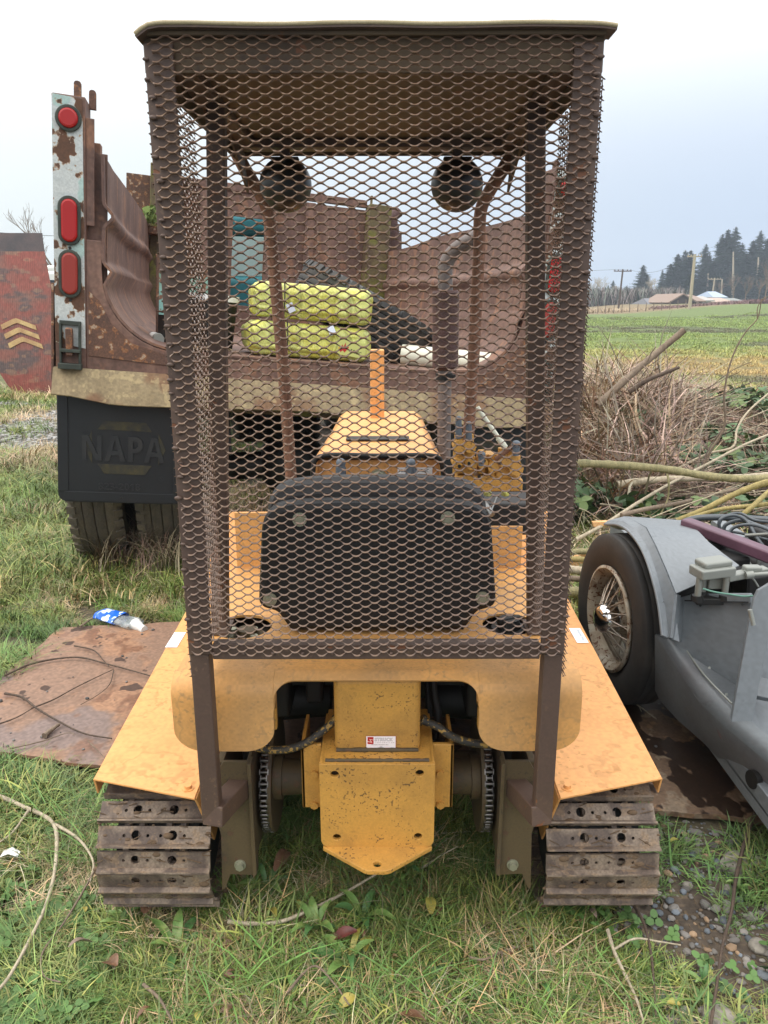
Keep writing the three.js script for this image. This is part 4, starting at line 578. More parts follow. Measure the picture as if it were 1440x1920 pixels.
  obj('headboard', tb([span(-0.82, -0.34, 1.08, 2.30, -L, -L - 0.02), span(-0.345, -0.07, 1.08, 1.34, -L - 0.001, -L - 0.021), span(-0.345, -0.07, 2.08, 2.30, -L - 0.001, -L - 0.021), span(-0.07, 0.82, 1.08, 2.26, -L, -L - 0.02), span(-0.82, 0.82, 2.28, 2.34, -L + 0.02, -L - 0.05)]), M.bedRust, truck);
  for (const u of [-0.02, 0.32, -0.58]) obj('headboard_rib', tb([span(u - 0.04, u + 0.04, 1.12, 2.26, -L + 0.05, -L + 0.002)]), M.bedRust, truck);
  const cab = obj('cab', [bx(2.0, 0.95, 1.5, 0, 1.15, -4.5, 0, 0, 0, 0.08), bx(1.8, 0.24, 1.4, 0, 2.08, -4.5, 0, 0, 0, 0.1), span(-0.9, -0.8, 1.6, 2.05, -3.8, -3.9), span(0.8, 0.9, 1.6, 2.05, -3.8, -3.9), span(-0.9, -0.8, 1.6, 2.05, -5.1, -5.2), span(0.8, 0.9, 1.6, 2.05, -5.1, -5.2), bx(1.5, 0.6, 1.2, 0, 1.1, -5.7, 0, 0, 0, 0.12)], M.teal, truck);
  obj('rear_window', [span(-0.8, 0.8, 1.62, 1.97, -3.80, -3.81)], M.skyGlass, cab);  // pale colour put into the pane for the light it reflects
  obj('exhaust_stack', [cyl(V3(1.3, 0.8, -3.5), V3(1.3, 2.08, -3.5), 0.06, 0.06, 18), cyl(V3(1.3, 1.4, -3.5), V3(1.3, 2.0, -3.5), 0.085, 0.085, 18), tube([V3(1.3, 2.06, -3.5), V3(1.3, 2.14, -3.5), V3(1.36, 2.19, -3.52)], 0.05, 0.05, 8, 14)], M.rustDark, truck);
  obj('headboard_cap', tb([span(-1.22, -0.98, 1.84, 2.32, -L + 0.0, -L - 0.2), span(-1.1, -0.9, 1.84, 1.9, -L + 0.02, -L + 0.3)]), M.scabRust, truck);
  { const mg = []; for (let k = 0; k < 90; k++) mg.push(xf(new THREE.PlaneGeometry(0.03, 0.05), -0.99 + rr(-0.05, 0.05), 1.93 + rr(0, 0.09), -L + 0.3 + rr(-0.1, 0.25), rr(-1, 1), rr(0, 3), rr(-1, 1))); const o = obj('moss', tb(mg), M.mossGreen ||= new THREE.MeshStandardMaterial({ color: 0x65753a, roughness: 0.9, side: THREE.DoubleSide }), truck); o.userData.kind = 'stuff'; }
}
// ---------------------------------------------------------------- the load in the truck bed
function inBed(o, u, v, w, ry = 0, rx = 0, rz = 0) { o.position.copy(bedP(u, v, w)); o.quaternion.setFromRotationMatrix(new THREE.Matrix4().makeRotationY(YAW).multiply(rollM).multiply(new THREE.Matrix4().makeRotationFromEuler(new THREE.Euler(rx, ry, rz, 'YXZ')))); return o; }
function bundle(w, h, d, seed) {
  const g = new RoundedBoxGeometry(w, h, d, 14, Math.min(h * 0.3, 0.05)), p = g.attributes.position, n = g.attributes.normal;
  for (let i = 0; i < p.count; i++) { const x = p.getX(i), y = p.getY(i), z = p.getZ(i), k = (noise2(x * 9 + y * 16 + seed, z * 9 + y * 7, seed, 3) - 0.5) * 0.028 + (noise2(x * 30, y * 34 + z * 20, seed + 4, 2) - 0.5) * 0.010, sag = 0.025 * (x / w) * (x / w) * 4 * (y > 0 ? -1 : 0.2); p.setXYZ(i, x + n.getX(i) * k, y + n.getY(i) * k + sag, z + n.getZ(i) * k); }
  g.computeVertexNormals(); return g.translate(0, h / 2, 0);
}
function group0(name, label, cat, grp) { const t = thing(name, label, cat, [0, 0, 0], grp); return t; }
{
  const low = inBed(group0('wrapped_bundle', 'yellow plastic-wrapped bundle with a red mark, lower of the two stacked in the truck bed', 'bundle'), -0.055, 1.102, 0.30, 0.04);
  obj('bag', [bundle(0.635, 0.19, 0.36, 3)], M.hiVis, low);
  const pm = canvasMat(256, 128, (g, w, h) => { g.fillStyle = '#c2c674'; g.fillRect(0, 0, w, h); g.fillStyle = '#b0332a'; g.beginPath(); g.moveTo(20, 90); g.lineTo(40, 36); g.lineTo(52, 60); g.lineTo(66, 16); g.lineTo(76, 58); g.lineTo(104, 48); g.lineTo(84, 84); g.lineTo(70, 104); g.lineTo(52, 88); g.lineTo(34, 106); g.fill(); g.fillStyle = '#c9a83a'; g.fillRect(8, 62, 22, 22); g.fillStyle = '#22251c'; g.font = 'italic bold 40px sans-serif'; g.save(); g.translate(106, 88); g.rotate(0.16); g.fillText('ASSIC', 0, 0); g.restore(); });
  decal('printed_mark', 0.15, 0.075, pm, low, V3(0.21, 0.068, 0.190), [0.02, 0, -0.1]);
  const lb = canvasMat(16, 16, (g) => { g.fillStyle = '#c9cfda'; g.fillRect(0, 0, 16, 16); }); decal('paper_label', 0.035, 0.045, lb, low, V3(0.10, 0.152, 0.188), [-0.3, 0, 0.4]); decal('paper_label', 0.02, 0.05, lb, low, V3(-0.15, 0.165, 0.187), [-0.3, 0, 0]);
  obj('strap', [tube([V3(-0.12, 0.01, 0.19), V3(-0.122, 0.1, 0.198), V3(-0.125, 0.185, 0.17)], 0.003, 0.003, 12, 6)], M.black, low);
  const up = inBed(group0('wrapped_bundle', 'yellow plastic-wrapped bundle on top of the stack in the truck bed', 'bundle'), -0.045, 1.292, 0.30, -0.03);
  obj('bag', [bundle(0.62, 0.19, 0.35, 17)], M.hiVis, up); obj('strap', [tube([V3(-0.14, 0.0, 0.17), V3(-0.142, 0.1, 0.19), V3(-0.145, 0.18, 0.15), V3(-0.145, 0.192, 0.05)], 0.003, 0.003, 16, 6)], M.black, up);
  decal('paper_label', 0.035, 0.045, lb, up, V3(-0.11, 0.055, 0.186), [0, 0, 0.5]);
  const st = inBed(group0('loose_tyre', 'worn black truck tyre lying tilted behind the yellow bundles', 'tyre'), 0.36, 1.315, 0.80, 0.25, 0.16, 0); { const o = obj('tyre', tyreGeo(0.46, 0.27, 0.28, 5, 44, 0.010).map((g) => g.rotateZ(Math.PI / 2 - 0.40)), M.tyreDark ||= rubber([46, 46, 46], [70, 68, 64], 183, 0.4, 0.7, 0), st); }
  const pp = inBed(group0('plastic_pipe', 'white plastic pipe lying at the right of the truck bed', 'pipe'), 0.90, 1.155, 0.16, -0.42, 0, 0);
  obj('pipe', [new THREE.LatheGeometry([[0.048, -0.45], [0.055, -0.45], [0.055, 0.16], [0.061, 0.165], [0.061, 0.27], [0.050, 0.27], [0.048, 0.2], [0.048, -0.45]].map((q) => new THREE.Vector2(...q)), 30).rotateZ(-Math.PI / 2)], M.pvc, pp);
  obj('bore', [cyl(V3(-0.42, 0, 0), V3(0.255, 0, 0), 0.0476, 0.0476, 24, true)], M.pvcIn, pp);
  const bk = inBed(group0('bucket', 'black bucket with a white lid beside the yellow bundles', 'bucket'), -0.53, 1.102, 0.42); obj('pail', [cyl(V3(0, 0, 0), V3(0, 0.25, 0), 0.105, 0.125, 28)], M.black, bk); obj('lid', [cyl(V3(0, 0.245, 0), V3(0, 0.275, 0), 0.134, 0.131, 28)], M.white, bk);
  const pn = inBed(group0('leaning_scrap_sheet', 'pale turquoise rust-edged panel leaning in the left of the truck bed', 'panel'), -0.66, 1.104, 0.62, 0.25, -0.06); obj('sheet', [ext(shape([[-0.16, 0], [0.2, 0], [0.2, 0.40], [0.0, 0.40], [-0.17, 0.455]]), 0.008, 0.002)], M.turquoise, pn); obj('rusted_edge', [ext(shape([[-0.168, 0.38], [-0.02, 0.36], [0.2, 0.37], [0.2, 0.402], [0.0, 0.402], [-0.172, 0.457]]), 0.012, 0.002).translate(0, 0, -0.002), span(-0.17, -0.155, 0, 0.4, 0.0, 0.011, 0.002)], M.scabRust, pn);
  const fm = inBed(group0('open_box', 'small black open metal box frame standing on the truck bed', 'frame'), -0.68, 1.104, 0.36, 0.5); obj('frame', [span(-0.08, -0.065, 0, 0.15, 0, -0.12), span(0.065, 0.08, 0, 0.15, 0, -0.12), span(-0.08, 0.08, 0.138, 0.15, 0.004, -0.12), span(-0.06, 0.06, 0.0, 0.14, -0.1, -0.11)], M.black, fm); obj('flange', [bx(0.18, 0.008, 0.15, 0.01, 0.156, -0.06, 0, 0, -0.12)], M.scabRust, fm);
  const bo = inBed(group0('spray_can', 'small white can lying on the truck bed floor', 'can'), -0.80, 1.135, 0.32, 0.2, 0, 0); obj('body', [cyl(V3(0, 0, -0.14), V3(0, 0, 0.0), 0.028, 0.028, 20)], M.white, bo); obj('cap', [cyl(V3(0, 0, 0), V3(0, 0, 0.03), 0.03, 0.027, 20)], M.castGrey, bo);
  const dp = inBed(group0('scrap_plate', 'thin rusty scrap plate on the truck bed edge', 'plate'), -0.6, 1.102, 0.14, 0.4); obj('sheet', [box0(0.3, 0.006, 0.14, 0, 0.012, 0, 0.05, 0, 0.05)], M.apron, dp);
}

// ---------------------------------------------------------------- the grey sports car on the right, its bonnet off
const car = thing('sports_car', 'old grey primered open sports car with wire wheels and no bonnet', 'car', [0.95, 0, -2.3]);
{
  const A = (px, py, D) => at(px, py, D), A3 = (l) => l.map((q) => A(...q));
  // wheel with tyre, rim, crossed spokes, hub and spinner
  const wc = V3(0.838, 0.314, -2.51), wl = (g) => g.rotateY(0.11).translate(wc.x, wc.y, wc.z);
  const wh = obj('wheel', tyreGeo(0.297, 0.182, 0.125, 4, 0).map(wl), M.tyre, car);
  obj('rim', [wl(new THREE.LatheGeometry([[0.203, -0.062], [0.214, -0.058], [0.212, -0.050], [0.196, -0.040], [0.186, 0], [0.196, 0.04], [0.212, 0.052], [0.205, 0.058], [0.182, 0.03], [0.176, 0], [0.182, -0.045], [0.203, -0.062]].map((q) => new THREE.Vector2(q[0] * 0.875, q[1])), 48).rotateZ(-Math.PI / 2))], M.rimRust ||= paint([176, 170, 154], [110, 88, 64], [96, 62, 40], { s: 321, chip: 0.70, speck: 1, gloss: 0.45, size: 0.2, grime: 0.8 }), wh);
  const sp = []; for (let k = 0; k < 60; k++) { const a = k / 60 * Math.PI * 2, inner = k % 2, e = (k % 4 < 2 ? 1 : -1) * 0.42, r0 = inner ? 0.045 : 0.058, x0 = inner ? -0.075 : 0.02, x1 = inner ? -0.01 : 0.012; const p = V3(x0, Math.cos(a + e) * r0, Math.sin(a + e) * r0), q = V3(x1, Math.cos(a) * 0.160, Math.sin(a) * 0.160); sp.push([p, q]); }
  for (const [p, q] of sp) obj('spoke', [wl(cyl(p, q, 0.0024, 0.0024, 6))], M.wire, wh);
  const hub = obj('hub', [wl(cyl(V3(0.03, 0, 0), V3(-0.05, 0, 0), 0.066, 0.046, 28)), wl(cyl(V3(0.05, 0, 0), V3(0.03, 0, 0), 0.13, 0.12, 32))], M.rimRust, wh);
  obj('hub_nut', [wl(new THREE.LatheGeometry([[0.0001, 0.05], [0.016, 0.049], [0.034, 0.044], [0.048, 0.03], [0.054, 0.01], [0.055, -0.02], [0.050, -0.022]].map((q) => new THREE.Vector2(...q)), 32).rotateZ(Math.PI / 2).translate(-0.052, 0, 0))], M.chrome, hub);
  // front wing: rolled lip, bevel, flat top panel running down to the sill
  const lip = A3([[1134, 983, 2.66], [1160, 985, 2.56], [1184, 1002, 2.42], [1206, 1035, 2.30], [1222, 1080, 2.20], [1234, 1130, 2.13], [1242, 1192, 2.07]]);
  const lip2 = A3([[1140, 978, 2.67], [1168, 979, 2.57], [1194, 996, 2.43], [1216, 1030, 2.31], [1232, 1076, 2.21], [1244, 1128, 2.14], [1251, 1194, 2.08]]);
  const bev = A3([[1171, 970, 2.68], [1190, 979, 2.56], [1212, 991, 2.41], [1230, 1026, 2.29], [1250, 1072, 2.19], [1267, 1114, 2.12], [1259, 1196, 2.06]]);
  const flat = A3([[1290, 978, 2.74], [1296, 986, 2.66], [1310, 999, 2.50], [1328, 1018, 2.40], [1356, 1040, 2.30], [1386, 1062, 2.22], [1280, 1194, 2.20]]);
  const crest = [0, 1, 2, 3, 4, 5, 6].map((i) => bev[i].clone().lerp(flat[i], 0.5));
  const wing = obj('wing', [strip([0, 1, 2, 3, 4, 5].map((i) => [bev[i], crest[i], flat[i]]), 0.004), strip(lip2.map((p, i) => [p, bev[i]]), 0.004), strip(lip.map((p, i) => [p, lip2[i]]), 0.004), strip([lip.map((p) => p), lip.map((p) => p.clone().add(V3(0.05, -0.02, 0)))].reverse(), 0.003),
    strip([[bev[5], A(1282, 1119, 2.2)], [bev[6], A(1277, 1203, 2.17)]], 0.004)], M.primer, car);
  obj('wing_lining', [strip(lip.slice(0, 6).map((p, i) => [p.clone().add(V3(0.004, -0.004, 0)), flat[i].clone().add(V3(0.03, -0.035, 0)), flat[i].clone().add(V3(0.05, -0.3, 0))]), 0.003)], M.black, wing);
  obj('wing_edge', [tube(lip, 0.005, 0.005, 40, 8)], M.primer, wing);
  // footwell side, scuttle edge
  obj('body_side', [plate(A3([[1272, 1118, 2.2], [1410, 1120, 2.06], [1400, 1210, 2.0], [1370, 1330, 1.97], [1300, 1232, 2.2], [1272, 1195, 2.28]]), 0.01)], M.primer, car);
  obj('scuttle_rail', [bar(A(1268, 1121, 2.2), A(1410, 1122, 2.05), 0.018, 0.028), bar(A(1276, 1120, 2.19), A(1268, 1200, 2.24), 0.03, 0.02)], M.primer, car);
  for (const [px, py, D, m] of [[1313, 1135, 2.14, M.black], [1392, 1133, 2.06, M.black], [1290, 1186, 2.19, M.castGrey], [1330, 1252, 2.08, M.castGrey], [1362, 1302, 1.98, M.castGrey]]) obj('bolt', [cyl(A(px, py, D), A(px, py, D - 0.02), 0.004, 0.004, 8)], m, car);
  obj('seam', [tube(A3([[1284, 1126, 2.17], [1340, 1128, 2.11], [1403, 1129, 2.04]]), 0.002, 0.002, 12, 5)], M.black, car);
  // sill: outer face, flat top, piping, jacking hole
  const sl0 = (l) => l.map(([x, y], i) => A(x, y, SD[i] + 0.07)), SD = [2.17, 2.15, 2.03, 1.92, 1.82, 1.69, 1.58], sl = (l, e = 0) => l.map(([x, y], i) => A(x, y, SD[i] + e)), o = sl([[1231, 1189], [1240, 1202], [1278, 1261], [1315, 1317], [1366, 1365], [1440, 1427], [1510, 1483]]), n = sl([[1262, 1196], [1272, 1204], [1300, 1244], [1338, 1288], [1388, 1338], [1458, 1400], [1525, 1455]], 0.05), lo = sl0([[1231, 1293], [1240, 1312], [1275, 1350], [1321, 1390], [1370, 1440], [1425, 1491], [1492, 1555]]);
  obj('sill', [strip(o.map((p, i) => [lo[i], p, n[i]]), 0.006), strip(lo.map((p, i) => [p.clone().add(V3(0.16, -0.01, 0)), p]), 0.006), plate([lo[0], o[0], n[0], n[0].clone().add(V3(0.02, -0.18, 0))], 0.006)], M.primerSill ||= paint([100, 105, 107], [82, 78, 78], [108, 88, 88], { s: 331, gloss: 0.3, chip: 0.84, speck: 0.4, size: 0.9, grime: 0.9 }), car);
  obj('piping', [tube(A3([[1276, 1206, 2.2], [1322, 1270, 2.0], [1372, 1322, 1.88]]).map((p) => p.add(V3(0, 0.004, 0))), 0.003, 0.003, 20, 6)], M.castGrey, car);
  { const c = A(1416, 1461, 1.735), d = V3(-0.97, 0.05, 0.2).normalize(); obj('jacking_hole', [cyl(c.clone().addScaledVector(d, -0.004), c.clone().addScaledVector(d, 0.0115), 0.024, 0.024, 24)], M.black, car); }
  // door post with hinge pin, and what shows inside
  const post = obj('door_post', [plate(A3([[1470, 1075, 1.93], [1440, 1094, 1.93], [1420, 1106, 1.93], [1411, 1122, 1.93], [1405, 1150, 1.92], [1366, 1355, 1.86], [1400, 1392, 1.83], [1440, 1185, 1.9], [1478, 1120, 1.92]]), 0.02)], M.primer, car);
  obj('hinge_pin', [cyl(A(1406, 1143, 1.88), A(1413, 1172, 1.87), 0.006, 0.006, 10)], M.castGrey, post);
  obj('seat_box', [plate(A3([[1403, 1268, 1.98], [1480, 1285, 1.9], [1480, 1330, 1.86], [1400, 1300, 1.92]]), 0.02), plate(A3([[1400, 1395, 1.84], [1404, 1300, 1.98], [1480, 1340, 1.95], [1480, 1460, 1.72]]), 0.01), plate(A3([[1430, 1190, 2.05], [1500, 1190, 2.05], [1500, 1400, 1.95], [1410, 1390, 1.92]]), 0.01)], M.primer, car);
  obj('floor_pan', [span(0.95, 2.05, 0.15, 0.16, -0.7, -2.8), span(0.95, 1.0, 0.12, 0.2, -1.2, -2.9), span(1.95, 2.0, 0.12, 0.2, -1.2, -2.9), span(1.04, 1.1, 0.3, 0.42, -2.3, -3.4), span(1.5, 1.56, 0.3, 0.42, -2.3, -3.4)], M.primer, car);
  obj('bulkhead', [plate([V3(1.12, 0.2, -2.12), V3(1.95, 0.2, -2.12), V3(1.95, 0.62, -2.12), V3(1.12, 0.55, -2.12)], 0.012)], M.black, car);
  // brake/steering box on the scuttle
  const mc = A(1345, 1072, 2.12), gear = [bx(0.11, 0.03, 0.07, mc.x - 0.015, mc.y + 0.004, mc.z, 0, 0.2, 0.05, 0.006), bx(0.09, 0.02, 0.06, mc.x - 0.01, mc.y + 0.026, mc.z - 0.01, 0, 0.2, 0.05, 0.008), bx(0.13, 0.022, 0.03, mc.x + 0.085, mc.y - 0.006, mc.z, 0, 0.2, 0.12, 0.006), bx(0.05, 0.03, 0.03, mc.x + 0.10, mc.y + 0.004, mc.z, 0, 0, 0, 0.006), bx(0.06, 0.05, 0.04, mc.x + 0.01, mc.y - 0.03, mc.z - 0.02)];
  for (const [dx, dz] of [[-0.058, 0.02], [-0.03, -0.015], [0.022, 0.015]]) gear.push(cyl(V3(mc.x + dx, mc.y - 0.07, mc.z + dz), V3(mc.x + dx, mc.y, mc.z + dz), 0.0095, 0.0095, 12));
  const ms = obj('steering_box', gear, M.castGrey, car);
  obj('rubber_foot', [[-0.058, 0.02], [-0.03, -0.015], [0.022, 0.015]].map(([dx, dz]) => cyl(V3(mc.x + dx, mc.y - 0.082, mc.z + dz), V3(mc.x + dx, mc.y - 0.066, mc.z + dz), 0.018, 0.016, 14)).concat([bx(0.08, 0.02, 0.05, mc.x - 0.02, mc.y - 0.085, mc.z)]), M.black, ms);
  obj('rod', [cyl(A(1404, 1078, 2.10), A(1480, 1073, 2.08), 0.006, 0.006, 12), cyl(A(1398, 1079, 2.10), A(1412, 1077, 2.10), 0.011, 0.011, 12), tube(A3([[1395, 1070, 2.1], [1412, 1085, 2.1], [1422, 1100, 2.1]]), 0.003, 0.003, 10, 6)], M.castGrey, ms);
  obj('wire', [tube(A3([[1318, 1104, 2.06], [1340, 1110, 2.05], [1365, 1114, 2.04], [1395, 1118, 2.03], [1412, 1117, 2.02]]), 0.0028, 0.0028, 24, 6)], M.greenWire, car);
  obj('chassis_tube', [bar(A(1284, 981, 2.62), A(1470, 1052, 2.26), 0.05, 0.04, 0.008)], M.purple, car);
  const cb = (l, r, m = M.cable) => obj('cable', [tube(A3(l), r, r, 40, 7)], m, car);
  cb([[1270, 984, 2.75], [1300, 973, 2.75], [1340, 970, 2.72], [1400, 972, 2.7], [1450, 975, 2.65]], 0.0125); cb([[1350, 1000, 2.6], [1350, 975, 2.6], [1375, 966, 2.6], [1398, 975, 2.58], [1420, 1010, 2.5], [1440, 1035, 2.45]], 0.006); cb([[1356, 1004, 2.62], [1360, 985, 2.62], [1390, 976, 2.6], [1420, 985, 2.55], [1450, 995, 2.5]], 0.007); cb([[1362, 1006, 2.55], [1375, 990, 2.55], [1410, 984, 2.5], [1460, 1000, 2.4]], 0.006); cb([[1398, 1004, 2.5], [1430, 1002, 2.45], [1460, 1000, 2.4]], 0.006, M.castGrey); cb([[1348, 984, 2.65], [1356, 970, 2.65], [1385, 962, 2.65], [1415, 975, 2.6], [1460, 980, 2.5]], 0.005); cb([[1340, 995, 2.6], [1380, 998, 2.6], [1440, 1012, 2.5]], 0.005);
  const eg = A(1430, 1045, 2.6); obj('engine', [bx(0.35, 0.26, 0.5, eg.x + 0.12, eg.y - 0.12, eg.z, 0, 0.1, 0, 0.03), bx(0.2, 0.06, 0.4, eg.x + 0.14, eg.y + 0.04, eg.z, 0, 0.1, 0, 0.02), cyl(A(1345, 1015, 2.5), A(1345, 1035, 2.5), 0.03, 0.03, 16), bx(0.12, 0.1, 0.1, A(1360, 1050, 2.4).x, A(1360, 1050, 2.4).y - 0.03, -2.4, 0, 0.3, 0, 0.01), bx(0.16, 0.12, 0.1, A(1420, 1090, 2.3).x, A(1420, 1090, 2.3).y - 0.02, -2.3, 0, 0.3, 0, 0.01)], M.black, car);
  obj('bracket', [plate(A3([[1383, 1047, 2.45], [1402, 1046, 2.45], [1412, 1062, 2.44], [1380, 1064, 2.44]]), 0.006), bar(A(1424, 1035, 2.4), A(1420, 1068, 2.4), 0.012, 0.006)], M.castGrey, car);
}

// ---------------------------------------------------------------- steel plates on the ground
function groundPlate(name, label, pts, th, m, seed) {
  const out = [], n = pts.length; for (let i = 0; i < n; i++) { const a = pts[i], b = pts[(i + 1) % n], L = Math.hypot(b[0] - a[0], b[1] - a[1]), k = Math.ceil(L / 0.05); for (let j = 0; j < k; j++) { const t = j / k, x = lerp(a[0], b[0], t), z = lerp(a[1], b[1], t), e = (noise2(x * 14, z * 14, seed, 3) - 0.5) * 0.03; out.push([x + e, -(z + e)]); } }
  return solo(name, label, 'steel plate', [xf(ext(shape(out), th, 0.001), 0, 0, 0, -Math.PI / 2, 0, 0).translate(0, 0.008, 0)], m, null);
}
const plateA = [[-1.40, -3.10], [0.30, -3.30], [0.34, -1.98], [-0.55, -1.99], [-0.83, -2.05], [-1.20, -2.135], [-1.50, -2.16]];
const plateB = [[0.42, -1.88], [0.75, -1.842], [1.04, -1.80], [1.9, -1.74], [2.0, -3.0], [0.40, -3.02]];
groundPlate('steel_plate', 'orange rusty steel plate with twigs on it, left of the yellow tractor', plateA, 0.012, M.groundSteel, 5);
groundPlate('steel_plate', 'dark wet oily steel plate under the grey sports car', plateB, 0.016, M.groundSteelDark, 9);
function inPoly(x, z, p) { let c = false; for (let i = 0, j = p.length - 1; i < p.length; j = i++) { const [a, b] = p[i], [d, e] = p[j]; if ((b > z) !== (e > z) && x < (d - a) * (z - b) / (e - b) + a) c = !c; } return c; }
const onPlate = (x, z) => inPoly(x, z, plateA) || inPoly(x, z, plateB);

// ---------------------------------------------------------------- litter
{ const p = gnd(222, 1163, 0.03), b = thing('plastic_bottle', 'crushed clear and blue plastic bottle lying in the grass by the rusty plate', 'bottle', [p.x, 0.012, p.z]);
  b.userData.base = [0, 0, 0]; b.rotation.y = -0.5;
  const crush = (g, k) => { const q = g.attributes.position; for (let i = 0; i < q.count; i++) { const x = q.getX(i), y = q.getY(i), z = q.getZ(i), n = noise2(x * 26, y * 26 + z * 20, k, 2) - 0.5; q.setXYZ(i, x + n * 0.02, 0.022 + (y - 0) * 0.42 + n * 0.03, z + n * 0.03); } g.computeVertexNormals(); return g; };
  obj('body', [crush(new THREE.CylinderGeometry(0.042, 0.045, 0.15, 28, 12).rotateZ(Math.PI / 2).translate(0.03, 0, 0), 3)], new THREE.MeshPhysicalMaterial({ color: 0xdde4e6, roughness: 0.15, transmission: 0.75, thickness: 0 }), b);
  obj('neck', [cyl(V3(0.10, 0.02, 0), V3(0.155, 0.014, 0.01), 0.028, 0.015, 18), cyl(V3(0.15, 0.014, 0.01), V3(0.168, 0.013, 0.012), 0.017, 0.017, 18)], M.white, b);
  obj('wrapper', [crush(new THREE.CylinderGeometry(0.047, 0.049, 0.12, 28, 12, true).rotateZ(Math.PI / 2).translate(-0.045, 0.01, 0), 7)], M.wrapBlue ||= (() => { const m = surf(0.13, 256, (u, v) => { const a = fb(u, v, 4, 3, 3, 341), w = sstep(0.56, 0.6, a); return [...mix3([24, 98, 206], [222, 230, 238], w), 0.35, 0.5]; }); m.side = THREE.DoubleSide; return m; })(), b); }
{ const p = gnd(20, 1607, 0.02); solo('paper_scrap', 'small white scrap of paper in the grass at the left edge', 'paper', [strip([[V3(p.x - 0.022, 0.028, p.z - 0.014), V3(p.x, 0.036, p.z - 0.016), V3(p.x + 0.02, 0.026, p.z - 0.012)], [V3(p.x - 0.02, 0.030, p.z + 0.013), V3(p.x + 0.002, 0.040, p.z + 0.014), V3(p.x + 0.024, 0.030, p.z + 0.012)]], 0.001)], M.white); }

// ---------------------------------------------------------------- twigs and sticks lying about
const lie = (l, dy = 0.02) => l.map(([px, py, y]) => { const g = gnd(px, py, y ?? dy); return V3(g.x, (y ?? dy) + (onPlate(g.x, g.z) ? 0.012 : hillY(g.x, g.z) + 0.026), g.z); });
function twig(label, paths, r, m, group, name = 'twig') { return solo(name, label, name, paths.map((p, i) => tube(lie(p), i ? r * 0.7 : r, i ? r * 0.35 : r * 0.5, Math.max(14, p.length * 6), 7, 0.25)), m, group); }
twig('long pale forked stick in the grass at the lower left', [[[-30, 1490], [40, 1515], [100, 1552], [107, 1610], [92, 1690], [52, 1785], [10, 1850], [-30, 1890]], [[100, 1552], [150, 1585], [176, 1625], [170, 1660]], [[55, 1525], [20, 1570], [-10, 1590]]], 0.0065, M.barkPale, null, 'stick');
twig('thin brown twig beside the pale forked stick', [[[178, 1640], [150, 1690], [120, 1740], [80, 1800], [85, 1840], [115, 1850]]], 0.003, M.barkGrey);
twig('pale curved stick below the left track', [[[428, 1736], [480, 1742], [530, 1740], [580, 1722], [640, 1690], [712, 1652]]], 0.0055, M.barkPale, null, 'stick');
twig('short brown twig at the bottom edge left of the middle', [[[270, 1855], [300, 1885], [325, 1930]]], 0.004, M.barkGrey);
twig('bent grey twig at the bottom edge below the drawbar', [[[505, 1925], [545, 1870], [590, 1826], [625, 1855], [655, 1895]], [[560, 1862], [580, 1862]]], 0.0035, M.barkGrey);
twig('dark crooked stick in the dirt at the lower right', [[[1432, 1490, 0.03], [1408, 1550], [1392, 1600], [1378, 1660], [1370, 1720], [1352, 1790], [1342, 1860], [1330, 1940]]], 0.006, M.barkDark, null, 'stick');
twig('pale forked twig in the dirt below the right track', [[[1138, 1758], [1150, 1795], [1172, 1840], [1190, 1880], [1205, 1930]], [[1150, 1792], [1190, 1772], [1235, 1776], [1275, 1784]]], 0.0045, M.barkPale);
twig('dark brown twig with bare white patches in the dirt', [[[1180, 1695], [1205, 1740], [1218, 1790], [1224, 1850], [1228, 1920]]], 0.004, M.barkDark);
twig('grey twig in the grass between the tracks near the bottom', [[[880, 1808], [905, 1812], [940, 1797], [990, 1782]], [[940, 1797], [945, 1840]]], 0.003, M.barkGrey);
twig('thin stalk in the grass under the drawbar', [[[790, 1640], [830, 1615], [858, 1600]]], 0.003, M.barkPale);
twig('long dark twig across the far end of the rusty plate', [[[10, 1272], [60, 1250], [110, 1240], [150, 1238], [200, 1250], [245, 1262], [290, 1275]], [[140, 1216], [175, 1224], [195, 1244], [205, 1255]]], 0.0045, M.barkDark);
twig('forked brown twig across the middle of the rusty plate', [[[10, 1306], [40, 1312], [70, 1334], [110, 1358], [160, 1382], [210, 1391]], [[-20, 1370], [30, 1352], [60, 1335]]], 0.0045, M.barkDark);
twig('thin curved twig on the rusty plate beside the fender', [[[60, 1334], [100, 1318], [140, 1296], [180, 1276], [214, 1260]], [[214, 1262], [205, 1290], [185, 1308], [152, 1327]]], 0.0028, M.barkDark);
twig('short pale chip of wood on the rusty plate', [[[84, 1386], [98, 1374], [112, 1364]]], 0.010, M.barkGrey, null, 'stick');
twig('thin straight twig on the near edge of the rusty plate', [[[20, 1410], [80, 1396], [130, 1380], [140, 1384]], [[165, 1395], [190, 1420], [200, 1432]]], 0.0025, M.barkGrey);
twig('thin forked twig on the wet plate under the car', [[[1168, 1312], [1195, 1328], [1230, 1354]], [[1198, 1330], [1202, 1340]]], 0.0032, M.barkPale);
twig('pale dead stem on the lane far left', [[[-10, 892], [40, 886], [75, 884]]], 0.018, M.barkPale, null, 'stick');
twig('grey twig in the grass in front of the truck wheel', [[[150, 1180], [175, 1165], [196, 1158]]], 0.005, M.barkGrey);

